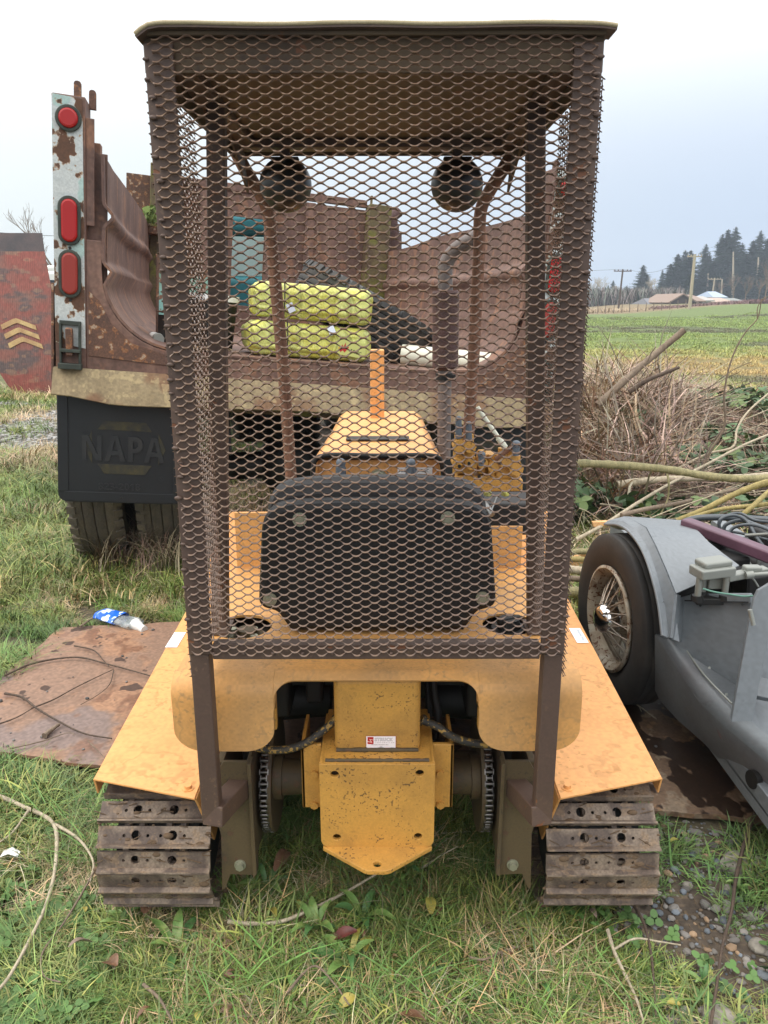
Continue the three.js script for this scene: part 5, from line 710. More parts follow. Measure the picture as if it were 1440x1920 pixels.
// ---------------------------------------------------------------- stones, pebbles
function rock(sx, sy, sz, seed, det = 3) { const g = new THREE.IcosahedronGeometry(1, det), p = g.attributes.position; for (let i = 0; i < p.count; i++) { const x = p.getX(i), y = p.getY(i), z = p.getZ(i), k = 0.8 + 0.42 * noise2(x * 1.3 + seed, y * 1.3 + z * 1.7, seed, 3); p.setXYZ(i, x * k * sx, y * k * sy, z * k * sz); } g.computeVertexNormals(); return g; }
for (const [px, py, a, b, c, lab] of [[1395, 1616, 0.058, 0.022, 0.05, 'large flat grey stone half sunk in the dirt beside the dark stick'], [1350, 1905, 0.034, 0.022, 0.034, 'pale rounded stone at the bottom right edge'], [1290, 1652, 0.012, 0.010, 0.011, 'small bluish stone in the dirt right of the track'], [85, 1468, 0.022, 0.014, 0.02, 'greenish stone in the grass left of the track'], [1268, 1864, 0.013, 0.01, 0.015, 'small blue grey pebble in the dirt left of the dark twig'], [1425, 1765, 0.022, 0.014, 0.02, 'pale stone at the right edge of the dirt'], [1367, 1655, 0.013, 0.010, 0.012, 'pale stone tucked below the large flat stone'], [1130, 1688, 0.012, 0.012, 0.012, 'small brown stone just below the right track'], [80, 1040 + 12, 0.03, 0.02, 0.03, 'grey stone in the grass left of the truck wheel']]) { const q = gnd(px, py, 0.01); solo('stone', lab, 'stone', [rock(a, b, c, px).translate(q.x, hillY(q.x, q.z) + b * 0.35, q.z)], M.stone); }
function instanced(name, label, cat, geo, mat, list, kind = 'stuff') { const o = new THREE.InstancedMesh(geo, mat, list.length), d = new THREE.Object3D(), c = new THREE.Color(); o.name = numbered(name); list.forEach((q, i) => { d.position.set(...q.p); d.rotation.set(q.rx || 0, q.ry || 0, q.rz || 0); const s = q.s; Array.isArray(s) ? d.scale.set(...s) : d.scale.setScalar(s); d.updateMatrix(); o.setMatrixAt(i, d.matrix); o.setColorAt(i, c.setRGB(...q.c)); }); o.castShadow = o.receiveShadow = true; scene.add(o); tag(o, label, cat, null, kind); return o; }
{ const L = [], g = merge([rock(1, 0.7, 0.9, 3, 1)]), pm = new THREE.MeshStandardMaterial({ color: 0xffffff, roughness: 0.8 });
  for (let k = 0; k < 11000; k++) { const x = rr(0.3, 2.4), z = rr(-2.0, -0.75), b = bare(x, z); if (R() > b * 0.9 || onPlate(x, z)) continue; const s = 0.003 + 0.010 * Math.pow(R(), 2.6), v = rr(0.09, 0.24), t = R(); L.push({ p: [x, hillY(x, z) + s * 0.3, z], ry: rr(0, 6.28), s: [s * rr(0.8, 1.4), s * rr(0.6, 1), s], c: t < 0.25 ? [v * 0.85, v * 0.95, v * 1.05] : t < 0.35 ? [v * 1.5, v * 1.0, v * 0.6] : [v * 1.1, v, v * 0.88] }); }
  for (let k = 0; k < 16000; k++) { const z = rr(-11.4, -6.4), x = rr(-8, -1.3), b = bare(x, z); if (R() > b) continue; const s = rr(0.008, 0.028), v = rr(0.15, 0.42); L.push({ p: [x, hillY(x, z) + s * 0.2, z], ry: rr(0, 6.28), s: [s, s * 0.6, s], c: [v, v * 0.97, v * 0.93] }); }
  for (let k = 0; k < 500; k++) { const x = rr(-2.2, 1), z = rr(-3.4, -0.9); const s = 0.002 + 0.006 * Math.pow(R(), 2), v = rr(0.06, 0.2); L.push({ p: [x, (onPlate(x, z) ? 0.021 : hillY(x, z)) + s * 0.3, z], ry: rr(0, 6), s, c: [v, v * 0.95, v * 0.9] }); }
  instanced('gravel', 'pebbles and gravel in the bare earth and on the lane', 'gravel', g, pm, L); }

// ---------------------------------------------------------------- grass
function tuftGeo(n, h, spread, width, lean, seed) {
  const r = rng(seed), pos = [], nor = [], up = [];
  for (let k = 0; k < n; k++) {
    const a = r() * 6.283, d = Math.sqrt(r()) * spread, bx0 = Math.cos(a * 3.1 + k) * d, bz0 = Math.sin(a * 3.1 + k) * d, H = h * (0.45 + 0.75 * r()), W = width * (0.6 + 0.7 * r()), ln = lean * (0.35 + r()), ca = Math.cos(a), sa = Math.sin(a), tw = (r() - 0.5) * 1.2, cr = [], S = 3;
    for (let i = 0; i <= S; i++) { const t = i / S, out = ln * H * t * t * 1.1, y = H * t * (1 - 0.35 * ln * t * t), w = W * (1 - t * t * 0.95) * 0.5, wx = -Math.sin(a + tw * t) * w, wz = Math.cos(a + tw * t) * w; cr.push([bx0 + ca * out - wx, y, bz0 + sa * out - wz, bx0 + ca * out + wx, y, bz0 + sa * out + wz]); }
    for (let i = 0; i < S; i++) { const p = cr[i], q = cr[i + 1], A = p.slice(0, 3), B = p.slice(3), C = q.slice(0, 3), D = q.slice(3); for (const v of i < S - 1 ? [A, B, C, B, D, C] : [A, B, C]) pos.push(...v); }
  }
  const g = new THREE.BufferGeometry(); g.setAttribute('position', new THREE.Float32BufferAttribute(pos, 3)); g.computeVertexNormals(); const q = g.attributes.normal; for (let i = 0; i < q.count; i++) { let x = q.getX(i), y = q.getY(i), z = q.getZ(i); if (y < 0) { x = -x; y = -y; z = -z; } const l = Math.hypot(x * 0.7, y + 0.6, z * 0.7); q.setXYZ(i, x * 0.7 / l, (y + 0.6) / l, z * 0.7 / l); } return g;
}
function patchGeo(n, rad, args, seed) { // n tufts of slightly different tones growing close together
  const r = rng(seed + 500), gs = [];
  for (let k = 0; k < n; k++) {
    const g = tuftGeo(...args, seed * 31 + k), s = 0.6 + 0.8 * r(), a = r() * 6.283, d = Math.sqrt(r()) * rad, v = 0.62 + 0.76 * r(), c = [v * (0.85 + 0.45 * r()), v, v * (0.8 + 0.4 * r())], q = [];
    g.rotateY(r() * 6.283).rotateX((r() - 0.5) * 0.5).scale(s, s * (0.7 + 0.5 * r()), s).translate(Math.cos(a) * d, 0, Math.sin(a) * d);
    for (let i = 0; i < g.attributes.position.count; i++) q.push(...c); g.setAttribute('color', new THREE.Float32BufferAttribute(q, 3)); gs.push(g);
  }
  return mergeGeometries(gs);
}
const patchM = new THREE.MeshStandardMaterial({ color: 0xffffff, roughness: 0.6, side: THREE.DoubleSide, vertexColors: true });
const bladeM = new THREE.MeshPhysicalMaterial({ color: 0xffffff, roughness: 0.62, side: THREE.DoubleSide, transmission: 0.0 });
const green = () => { const t = R(), v = rr(0.65, 1.35); if (t < 0.52) return [0.135 * v, 0.21 * v, 0.042 * v]; if (t < 0.84) return [0.21 * v, 0.255 * v, 0.06 * v]; if (t < 0.95) return [0.36 * v, 0.30 * v, 0.125 * v]; return [0.44 * v, 0.37 * v, 0.20 * v]; };
const fresh = () => { const v = rr(0.6, 1.35); return R() < 0.7 ? [0.105 * v, 0.195 * v, 0.045 * v] : [0.20 * v, 0.25 * v, 0.07 * v]; };
const straw = () => { const v = rr(0.6, 1.25); return [0.42 * v, 0.34 * v, 0.19 * v]; };
const underMachine = (x, z) => (Math.abs(x) < 0.34 && z < -2.15 && z > -2.9) || (Math.abs(Math.abs(x + 0.013) - 0.49) < 0.13 && z < -1.52 && z > -3.0);
{ const A = [], B = [], C = [], D = [];
  for (let k = 0; k < 4400; k++) { // the yard near the camera
    const d = rr(0.95, 3.9), x = rr(-0.62, 0.62) * (d + 0.6), z = -d; if (onPlate(x, z) || underMachine(x, z) || R() > (1 - bare(x, z) * 0.88) || (x > 0.8 && z < -1.75 && z > -3.3)) continue;
    if (Math.abs(x) < 0.35 && z < -1.6 && R() < 0.3) continue; const n = noise2(x * 3, z * 3, 51, 3), cl = noise2(x * 7, z * 7, 55, 2), dry = sstep(0.5, 0.68, n + (x < -0.5 && d > 2.6 ? 0.05 : 0)), s = rr(0.75, 1.1) * (0.6 + 0.75 * cl), e = { p: [x, hillY(x, z) - 0.004, z], ry: rr(0, 6.28), s: [s, s * rr(0.6, 1.1), s], rx: rr(-0.25, 0.25), rz: rr(-0.25, 0.25) };
    if (R() < dry * 0.33) { e.c = straw(); C.push(e); } else if (R() < 0.72) { e.c = n < 0.45 ? fresh() : green(); A.push(e); } else { e.c = fresh(); B.push(e); }
  }
  instanced('grass', 'short green grass growing in the yard near the machine', 'grass', patchGeo(36, 0.078, [7, 0.048, 0.02, 0.0031, 0.9], 11), patchM, A);
  instanced('grass', 'longer green blades among the short grass of the yard', 'grass', patchGeo(20, 0.078, [5, 0.085, 0.018, 0.0033, 1.2], 12), patchM, B);
  instanced('dry_grass', 'dead straw-coloured grass lying in the yard', 'grass', patchGeo(36, 0.078, [5, 0.070, 0.03, 0.0024, 1.8], 13), patchM, C);
  for (let k = 0; k < 2600; k++) { // left of and beyond the machine as far as the lane and the truck
    const d = 3.6 + 9.5 * Math.pow(R(), 1.2), x = rr(-0.60, -0.12) * (d + 0.5), z = -d; if (R() > 1 - bare(x, z) * 0.9) continue; const n = noise2(x * 1.6, z * 1.6, 51, 3), s = rr(0.7, 1.6) * (1 + 0.05 * d), e = { p: [x, hillY(x, z) - 0.005, z], ry: rr(0, 6.28), s, rx: rr(-0.2, 0.2), rz: rr(-0.2, 0.2) }; e.c = R() < sstep(0.5, 0.66, n) * 0.75 ? straw() : green(); D.push(e);
  }
  instanced('grass', 'rough grass between the rusty plate and the lane', 'grass', patchGeo(28, 0.17, [10, 0.06, 0.04, 0.0028, 1.1], 14), patchM, D);
  const E = []; for (let k = 0; k < 1400; k++) { const d = rr(2.9, 5.4), x = rr(0.8, 3.4) * (d / 4), z = -d; if (onPlate(x, z) || z > -3.1) continue; const n = noise2(x * 2, z * 2, 58, 3), s = rr(0.8, 1.7); E.push({ p: [x, hillY(x, z) - 0.005, z], ry: rr(0, 6.28), s, rx: rr(-0.3, 0.3), rz: rr(-0.3, 0.3), c: R() < 0.45 + (n - 0.5) ? straw() : green() }); }
  instanced('grass', 'rough grass between the grey car and the brush pile', 'grass', patchGeo(24, 0.13, [8, 0.07, 0.035, 0.004, 1.2], 15), patchM, E);
  const F = []; for (let k = 0; k < 2600; k++) { const d = 7.5 + 70 * Math.pow(R(), 1.8), x = rr(0.13, 0.62) * d, z = -d, m = noise2(x * 0.22, z * 0.22, 35, 4), f = noise2(x * 0.06, z * 0.18, 39, 4); const v = rr(0.8, 1.2), y = sstep(0.5, 0.66, m) * (1 - sstep(14, 34, d)), g = sstep(12, 30, d + (f - 0.5) * 24); let c = mix3([0.34, 0.33, 0.095], [0.20, 0.29, 0.065], g); c = mix3(c, [0.42, 0.33, 0.12], y); if (f > 0.6 && d > 14) c = [0.12, 0.13, 0.06]; F.push({ p: [x, hillY(x, z) - 0.005, z], ry: rr(0, 6.28), s: (0.7 + d * 0.022) * rr(0.7, 1.3), c: c.map((q) => q * v) }); }
  instanced('pasture_grass', 'green and yellowish pasture grass beyond the brush pile', 'grass', patchGeo(24, 0.32, [9, 0.06, 0.06, 0.006, 0.9], 16), patchM, F);
  // clover and small round leaves
  const G = []; for (let k = 0; k < 9000; k++) { const d = rr(1.0, 2.6), x = rr(-0.6, 0.6) * (d + 0.4), z = -d, n = noise2(x * 4 + 9, z * 4, 71, 2); if (n < 0.54 || onPlate(x, z) || R() < bare(x, z) * 0.8) continue; const v = rr(0.7, 1.2); G.push({ p: [x, hillY(x, z) + rr(0.012, 0.03), z], ry: rr(0, 6.28), rx: rr(-0.6, 0.6), rz: rr(-0.6, 0.6), s: rr(0.6, 1.3), c: [0.085 * v, 0.17 * v, 0.04 * v] }); }
  const lf = xf(new THREE.CircleGeometry(0.009, 8).scale(1, 0.8, 1), 0, 0, 0, -Math.PI / 2, 0, 0), l3 = merge([0, 1, 2].map((k) => lf.clone().translate(0.008, 0, 0).rotateY(k * 2.09)));
  instanced('clover', 'small green clover leaves among the grass', 'clover', l3, bladeM, G); }

// ---------------------------------------------------------------- broad-leaved weeds and fallen leaves
function leafGeo(L, W, bend, curl, seg = 7) { const rows = []; for (let i = 0; i <= seg; i++) { const t = i / seg, w = W * Math.pow(Math.sin(Math.PI * Math.min(0.97, 0.08 + t * 0.9)), 0.8) * 0.5, y = bend * L * Math.sin(t * 2.4) * 0.5, x = L * t * (1 - 0.12 * bend); rows.push([V3(x, y + curl * w * 0.8, -w), V3(x, y - w * 0.12, 0), V3(x, y + curl * w * 0.8, w)]); } return strip(rows, 0.0008); }
const leafMat = (c1, c2, s) => { const m = rubber(c1, c2, s, 0.06, 0.5, 0); m.side = THREE.DoubleSide; return m; };
const LM = [leafMat([98, 130, 66], [136, 152, 86], 401), leafMat([66, 104, 56], [92, 126, 70], 403), leafMat([168, 150, 70], [136, 140, 70], 405), leafMat([96, 68, 48], [134, 100, 76], 407), leafMat([150, 132, 116], [112, 94, 80], 409), leafMat([104, 52, 44], [76, 44, 40], 411)];
for (const [px, py, n, L, lab] of [[590, 1745, 7, 0.095, 'broad-leaved green weed in the grass below the left bracket plate'], [330, 1770, 7, 0.105, 'long-leaved green weed below the left track'], [655, 1800, 8, 0.085, 'pale broad-leaved weed in the middle of the near grass'], [760, 1640, 6, 0.08, 'dark green broad-leaved weed under the right bracket plate'], [500, 1660, 6, 0.075, 'glossy green weed in the shade beside the left chain'], [230, 1720, 8, 0.06, 'low leafy rosette between the left track and the pale stick'], [680, 1720, 6, 0.09, 'weed with two long pale leaves right of the curved stick'], [1010, 1840, 6, 0.06, 'small leafy weed at the edge of the dirt below the right track'], [1320, 1840, 7, 0.045, 'small bright green weed among the pebbles on the right'], [1385, 1660, 6, 0.05, 'small green weed below the large flat stone'], [560, 1880, 8, 0.06, 'small leafy weed at the bottom edge of the grass']]) {
  const q = gnd(px, py, 0.01), t = thing('broadleaf_weed', lab, 'weed', [q.x, hillY(q.x, q.z), q.z]); t.userData.base = [0, 0, 0];
  for (let k = 0; k < n; k++) { const a = k / n * 6.283 + rr(-0.4, 0.4), l = L * rr(0.6, 1.1); obj('leaf', [leafGeo(l, l * rr(0.16, 0.28), rr(0.4, 1.0), rr(0.1, 0.5)).rotateZ(rr(0.02, 0.42)).rotateY(a).translate(0, 0.01, 0)], LM[R() < 0.04 ? 2 : R() < 0.6 ? 0 : 1], t); }
}
function fallen(px, py, L, w, mi, lab, y = 0.035) { const q = gnd(px, py, 0.02); return solo('fallen_leaf', lab, 'leaf', [leafGeo(L, L * w, 0.5, rr(0.2, 0.9)).rotateZ(rr(-0.2, 0.3)).rotateX(rr(-0.4, 0.4)).rotateY(rr(0, 6.28)).translate(q.x, hillY(q.x, q.z) + y, q.z)], LM[mi], lab.includes('scattered') ? 'fallen leaves scattered in the near grass' : null); }
fallen(198, 1800, 0.055, 0.6, 3, 'large grey-brown curled dead leaf below the left track'); fallen(270, 1712, 0.085, 0.6, 3, 'brown crumpled leaf beside the thin twig left of the track'); fallen(172, 1765, 0.06, 0.3, 4, 'pale long dead leaf under the left track corner'); fallen(625, 1765, 0.06, 0.4, 5, 'dark red-brown leaf hanging in the grass right of the curved stick'); fallen(500, 1712, 0.06, 0.3, 2, 'yellow leaf standing in the grass beside the curved stick'); fallen(635, 1890, 0.04, 0.6, 2, 'small yellow leaf at the bottom edge of the grass'); fallen(808, 1720, 0.05, 0.5, 2, 'yellow and brown leaf below the right bracket plate'); fallen(690, 1760, 0.045, 0.6, 2, 'yellow-green leaf right of the dark red leaf'); fallen(515, 1640, 0.08, 0.4, 3, 'brown leaf in the shade beside the left bracket plate'); fallen(458, 1650, 0.07, 0.35, 3, 'brown leaf against the foot of the left bracket plate'); fallen(750, 1905, 0.06, 0.3, 3, 'brown long leaf at the bottom edge below the drawbar'); fallen(1256, 1580, 0.025, 0.7, 2, 'tiny yellow leaf on the dirt right of the track'); fallen(1275, 1892, 0.028, 0.5, 2, 'small orange leaf among the pebbles at the bottom right');
for (let k = 0; k < 26; k++) { const px = rr(30, 1200), py = rr(1690, 1915); fallen(px, py, rr(0.015, 0.036), rr(0.22, 0.45), [3, 3, 4, 3, 2][k % 5], 'small withered leaf scattered in the near grass'); }

// ---------------------------------------------------------------- brush pile: cut branches, dead stalks, brambles
const br = (label, pts, r0, r1, m, extra = [], name = 'branch') => solo(name, label, name, [tube(pts.map((p) => at(...p)), r0, r1, 40, 9, 0.17), ...extra.map(([p, a, b]) => tube(p.map((q) => at(...q)), a, b, 20, 6, 0.1))], m);
br('thick pale green cut branch lying level on top of the brush pile', [[1040, 868, 4.3], [1120, 870, 4.3], [1240, 879, 4.25], [1330, 893, 4.2], [1400, 898, 4.15], [1520, 890, 4.1]], 0.024, 0.02, M.barkGreen, [[[[1250, 884, 4.25], [1254, 905, 4.2], [1252, 935, 4.2], [1236, 968, 4.15]], 0.007, 0.004]]);
br('pale bare branch just below the thick green one', [[1158, 909, 4.6], [1210, 902, 4.6], [1290, 897, 4.6], [1380, 895, 4.6], [1500, 884, 4.6]], 0.024, 0.015, M.barkPale);
br('yellow-green willow branch sloping up to the right edge', [[1268, 976, 3.9], [1320, 955, 3.9], [1370, 930, 3.9], [1420, 910, 3.9], [1500, 890, 3.9]], 0.012, 0.02, M.barkWillow);
br('long pale branch sloping up behind the grey wing', [[1080, 1012, 3.8], [1130, 985, 3.9], [1200, 940, 4.2], [1260, 905, 4.5], [1330, 868, 4.8], [1400, 832, 5.1], [1480, 800, 5.4]], 0.010, 0.008, M.barkPale);
br('pale thin branch rising steeply near the right edge', [[1268, 880, 4.9], [1330, 850, 5.0], [1374, 838, 5.0], [1382, 805, 5.1], [1400, 775, 5.2], [1450, 730, 5.4]], 0.009, 0.006, M.barkPale);
br('grey-brown branch lying behind the grey car', [[1165, 966, 4.0], [1210, 955, 4.1], [1290, 940, 4.3], [1370, 920, 4.5], [1460, 905, 4.6]], 0.014, 0.010, M.barkGrey);
br('thin willow branch behind the cables of the grey car', [[1290, 972, 3.7], [1350, 955, 3.7], [1440, 945, 3.7], [1520, 930, 3.7]], 0.009, 0.012, M.barkWillow);
br('short willow branch standing up at the right edge', [[1380, 975, 3.6], [1410, 950, 3.6], [1450, 915, 3.7], [1500, 880, 3.7]], 0.013, 0.011, M.barkWillow);
br('dark dead trunk leaning up out of the brush pile', [[1120, 760, 6.2], [1170, 715, 6.3], [1200, 688, 6.4], [1240, 655, 6.5], [1283, 619, 6.5]], 0.03, 0.026, M.barkGrey, [[[[1215, 676, 6.4], [1222, 660, 6.4], [1230, 650, 6.4]], 0.008, 0.004], [[[1246, 650, 6.5], [1252, 680, 6.4], [1248, 710, 6.4]], 0.005, 0.003], [[[1205, 684, 6.4], [1215, 700, 6.3], [1205, 730, 6.3]], 0.005, 0.003]], 'dead_branch');
br('second dark dead stem leaning below the dead trunk', [[1180, 735, 6.1], [1210, 715, 6.1], [1240, 702, 6.15], [1273, 689, 6.2]], 0.02, 0.013, M.barkDark, [], 'dead_branch');
br('tall thin bare stem with a forked tip at the right', [[1310, 905, 4.8], [1330, 850, 4.8], [1358, 800, 4.8], [1358, 735, 4.8], [1375, 665, 4.8], [1400, 620, 4.8], [1420, 598, 4.8], [1428, 560, 4.8]], 0.009, 0.003, M.barkGrey, [[[[1420, 598, 4.8], [1421, 575, 4.8], [1434, 556, 4.8]], 0.0035, 0.002], [[[1428, 565, 4.8], [1440, 556, 4.8], [1460, 552, 4.8]], 0.003, 0.002]], 'stem');
br('thin dark stem crossing the branches below the forked one', [[1362, 795, 5.2], [1330, 840, 5.0], [1310, 890, 4.8], [1300, 925, 4.6], [1255, 955, 4.5]], 0.006, 0.004, M.barkDark, [], 'stem');
br('pale branch end beside the cage below the brush pile', [[1060, 1036, 3.7], [1100, 1034, 3.7], [1150, 1040, 3.7]], 0.016, 0.014, M.barkGreen); br('second pale branch end beside the cage', [[1060, 1048, 3.6], [1105, 1050, 3.6], [1150, 1060, 3.6]], 0.014, 0.013, M.barkWillow); br('mossy log end behind the wire wheel', [[1050, 1108, 3.3], [1085, 1112, 3.3], [1140, 1122, 3.3]], 0.028, 0.028, M.barkGreen, [], 'log'); br('grey branch end above the mossy log', [[1055, 1084, 3.45], [1090, 1086, 3.45], [1140, 1092, 3.45]], 0.015, 0.014, M.barkGrey); br('pale log end above the mossy log', [[1055, 1066, 3.55], [1100, 1072, 3.55], [1140, 1076, 3.55]], 0.022, 0.02, M.barkPale, [], 'log');
for (const [pts, lab] of [[[[1060, 1052, 3.75], [1136, 1014, 3.75], [1140, 1026, 3.75], [1062, 1072, 3.75]], 'pale split plank leaning behind the wire wheel'], [[[1110, 978, 3.9], [1150, 976, 3.9], [1156, 983, 3.9], [1112, 987, 3.9]], 'short pale split plank end above the grey wing']]) solo('plank', lab, 'plank', [plate(pts.map((p) => at(...p)), 0.03)], M.splitWood);
{ // thin twigs nobody could count
  const g = [[], [], []]; for (let k = 0; k < 680; k++) { const d = rr(3.9, 7.4), x = rr(0.26, 0.58) * d + 0.1, a = rr(-0.5, 0.5) + (R() < 0.3 ? 1.2 : 0), L = rr(0.25, 0.9), y = hillY(x, -d) + rr(0.02, 0.26), q = [V3(x, y, -d)]; let dir = V3(Math.cos(a), rr(-0.25, 0.4), Math.sin(a) * 0.8); for (let i = 1; i < 5; i++) { dir.add(V3(rr(-0.3, 0.3), rr(-0.25, 0.2), rr(-0.3, 0.3))).normalize(); q.push(q[i - 1].clone().addScaledVector(dir, L / 4)); } const r = rr(0.0025, 0.007); g[k % 3].push(tube(q, r, r * 0.5, 8, 4)); }
  g.forEach((l, i) => { const o = solo('brushwood', ['pale thin twigs of the brush pile', 'brown thin twigs of the brush pile', 'dark thin twigs of the brush pile'][i], 'brushwood', l, [M.barkPale, M.barkGrey, M.barkDark][i], null, 'stuff'); });
  const S = [], dens = (x, d) => sstep(0.24, 0.28, x / d) * sstep(4.4, 5.4, d) * (1 - sstep(7.8, 9.2, d));
  for (let k = 0; k < 1900; k++) { const d = rr(4.4, 9.0), x = rr(0.22, 0.62) * d, n = noise2(x * 1.4, d * 1.4, 81, 3); if (R() > dens(x, d) * (0.25 + n)) continue; const v = rr(0.55, 1.25), s = rr(0.7, 1.9) * (x / d < 0.35 ? 1.25 : x / d < 0.41 ? 0.8 : 0.55); S.push({ p: [x, hillY(x, -d) + rr(-0.02, 0.12), -d], ry: rr(0, 6.28), rx: rr(-0.7, 0.7), rz: rr(-0.7, 0.7), s, c: R() < 0.58 ? [0.40 * v, 0.32 * v, 0.22 * v] : [0.20 * v, 0.145 * v, 0.105 * v] }); }
  instanced('dead_stalks', 'tangle of dead straw-coloured stalks in the brush pile', 'dead grass', patchGeo(14, 0.17, [6, 0.17, 0.05, 0.0065, 1.6], 21), patchM, S);
  const T = []; for (let k = 0; k < 700; k++) { const d = rr(6.2, 8.6), x = rr(0.25, 0.35) * d, v = rr(0.7, 1.2); T.push({ p: [x, hillY(x, -d) + 0.05, -d], ry: rr(0, 6.28), s: rr(0.9, 1.6), c: [0.45 * v, 0.37 * v, 0.24 * v] }); }
  instanced('tall_dead_grass', 'tall pale dead grass standing at the back of the brush pile', 'dead grass', tuftGeo(5, 0.36, 0.05, 0.004, 0.35, 22), bladeM, T);
  const B = []; for (let k = 0; k < 6200; k++) { const d = rr(4.3, 7.6), x = rr(0.24, 0.62) * d, n = noise2(x * 1.9 + 7, d * 1.9, 91, 3); if (n < 0.50 || R() > 1.3 - x / d * 0.3 || x / d < 0.30 && d > 5.6) continue; const v = rr(0.6, 1.25), t = R(); B.push({ p: [x, hillY(x, -d) + rr(0.04, 0.30) , -d], ry: rr(0, 6.28), rx: rr(-0.9, 0.9), rz: rr(-0.9, 0.9), s: rr(0.6, 1.5), c: t < 0.75 ? [0.075 * v, 0.135 * v, 0.055 * v] : [0.14 * v, 0.20 * v, 0.06 * v] }); }
  const lf = [0, 1, 2].map((k) => { const g = new THREE.CircleGeometry(0.021, 9).scale(1.25, 0.85, 1); const p = g.attributes.position; for (let i = 0; i < p.count; i++) p.setZ(i, Math.abs(p.getY(i)) * 0.35); return xf(g, 0, 0, 0, -Math.PI / 2, 0, 0).translate(0.025, 0, 0).rotateZ(-0.25).rotateY(k * 2.09 + 0.3); });
  instanced('bramble_leaves', 'dark green bramble leaves growing through the brush pile', 'bramble', merge(lf), bladeM, B);
}
{ const q = gnd(300, 1055, 0), L = []; for (let k = 0; k < 260; k++) { const v = rr(0.6, 1.1); L.push({ p: [q.x + rr(-0.25, 0.35), 0, q.z + rr(-0.25, 0.3)], ry: rr(0, 6.28), s: rr(0.8, 2.2), c: R() < 0.5 ? [0.16 * v, 0.10 * v, 0.07 * v] : [0.3 * v, 0.25 * v, 0.15 * v] }); } instanced('dead_weeds', 'thin dead weeds standing in front of the truck wheels', 'dead weeds', tuftGeo(4, 0.16, 0.03, 0.003, 0.7, 25), bladeM, L); }

// ---------------------------------------------------------------- far left: steel ramp, white bus, bare tree
{ const rp = thing('steel_ramp', 'tall worn red steel loading ramp with chevrons, standing up left of the truck', 'ramp', [-5.5, 0, -12]);
  const row = (y, z, l, r) => { const a = []; for (let k = 0; k <= 6; k++) a.push(V3(lerp(l, r, k / 6), y, z)); return a; }, rows = [];
  for (let i = 0; i <= 26; i++) { const t = i / 26, y = 0.02 + 2.40 * t, z = -11.85 - 0.75 * Math.pow(t, 1.3), c = Math.pow(1 - t, 2.2); rows.push(row(y, z, -6.45 + 0.80 * c, -5.28 + 0.62 * Math.pow(1 - t, 1.15))); }
  obj('ramp_sheet', [strip(rows.slice(0, 24), 0.02)], M.ramp, rp); obj('ramp_sheet', [strip(rows.slice(23), 0.02)], M.rampBlack, rp);
  const pt = (u, t) => { const i = t * 26, a = Math.floor(i), f = i - a, A = rows[a], B = rows[Math.min(26, a + 1)], k = u * 6, j = Math.floor(k), g = k - j, P = (Rw) => Rw[j].clone().lerp(Rw[Math.min(6, j + 1)], g); return P(A).lerp(P(B), f).add(V3(0, 0, 0.008)); };
  for (let k = 0; k < 3; k++) { const t0 = 0.285 + k * 0.057, L = []; for (let j = 0; j <= 10; j++) { const s = j / 10, u = 0.30 + 0.42 * s - k * 0.005, p = 0.045 * (1 - Math.abs(s - 0.48) * 2); L.push([pt(u, t0 + p), pt(u, t0 + p + 0.03)]); } obj('chevron_stripe', [strip(L, 0.004)], M.chevron, rp); }
  for (const x of [-5.8, -5.2]) obj('prop', [bar(V3(x - 0.3, 1.9, -12.5), V3(x - 0.2, 0, -13.2), 0.08, 0.08)], M.bedRust, rp); obj('ramp_rib', [bar(V3(-6.3, 0.8, -12.1), V3(-5.0, 0.8, -12.1), 0.06, 0.08)], M.bedRust, rp); }
{ const b = thing('white_bus', 'white bus with dark windows parked far off behind the ramp', 'bus', [-14.6, 0, -33]); const X = -14.6, Z = -33;
  obj('body', [bx(7.5, 2.1, 2.4, X, 1.55, Z, 0, 0, 0, 0.15), bx(7.2, 0.25, 2.2, X, 2.68, Z, 0, 0, 0, 0.1)], M.white, b); for (let k = 0; k < 6; k++) obj('window', [span(X - 3.2 + k * 1.1, X - 2.25 + k * 1.1, 1.5, 2.25, Z + 1.19, Z + 1.215)], M.glassDark, b); obj('stripe', [span(X - 3.7, X + 3.7, 0.95, 1.15, Z + 1.195, Z + 1.21)], M.teal, b); for (const x of [-2.4, 2.4]) obj('wheel', [cyl(V3(X + x, 0.45, Z + 1.0), V3(X + x, 0.45, Z + 1.24), 0.45, 0.45, 24)], M.tyre, b); }
function bareTree(x, z, H, seed, label, m = M.barkGrey, group) {
  const r = rng(seed), t = thing('bare_tree', label, 'tree', [x, hillY(x, z), z], group); t.userData.base = [0, 0, 0];
  const g = [], rec = (p, d, L, rad, dep) => { const q = p.clone().addScaledVector(d, L); g.push(cyl(p, q, rad, rad * 0.65, dep > 2 ? 3 : 5, true)); if (dep >= 5 || L < H * 0.03) return; const n = dep < 1 ? 4 : 3; for (let k = 0; k < n; k++) rec(p.clone().lerp(q, 0.55 + 0.45 * (k + 1) / n), d.clone().add(V3((r() - 0.5) * 1.5, (r() - 0.1) * 0.7, (r() - 0.5) * 1.5)).normalize(), L * (0.55 + 0.25 * r()), rad * 0.6, dep + 1); };
  rec(V3(0, 0, 0), V3(0, 1, 0), H * 0.36, H * 0.018, 0); const tr0 = obj('trunk', [g[0]], m, t); obj('crown', g.slice(1), m, t); return t;
}
bareTree(-25, -62, 9, 3, 'bare grey tree far behind the ramp at the left edge');
{ const a = at(-60, 432, 60), b = at(240, 446, 60); solo('power_line', 'thin power line in the sky behind the ramp', 'wire', [tube([a, a.clone().lerp(b, 0.5).add(V3(0, -0.1, 0)), b], 0.02, 0.02, 20, 5)], M.cable); }

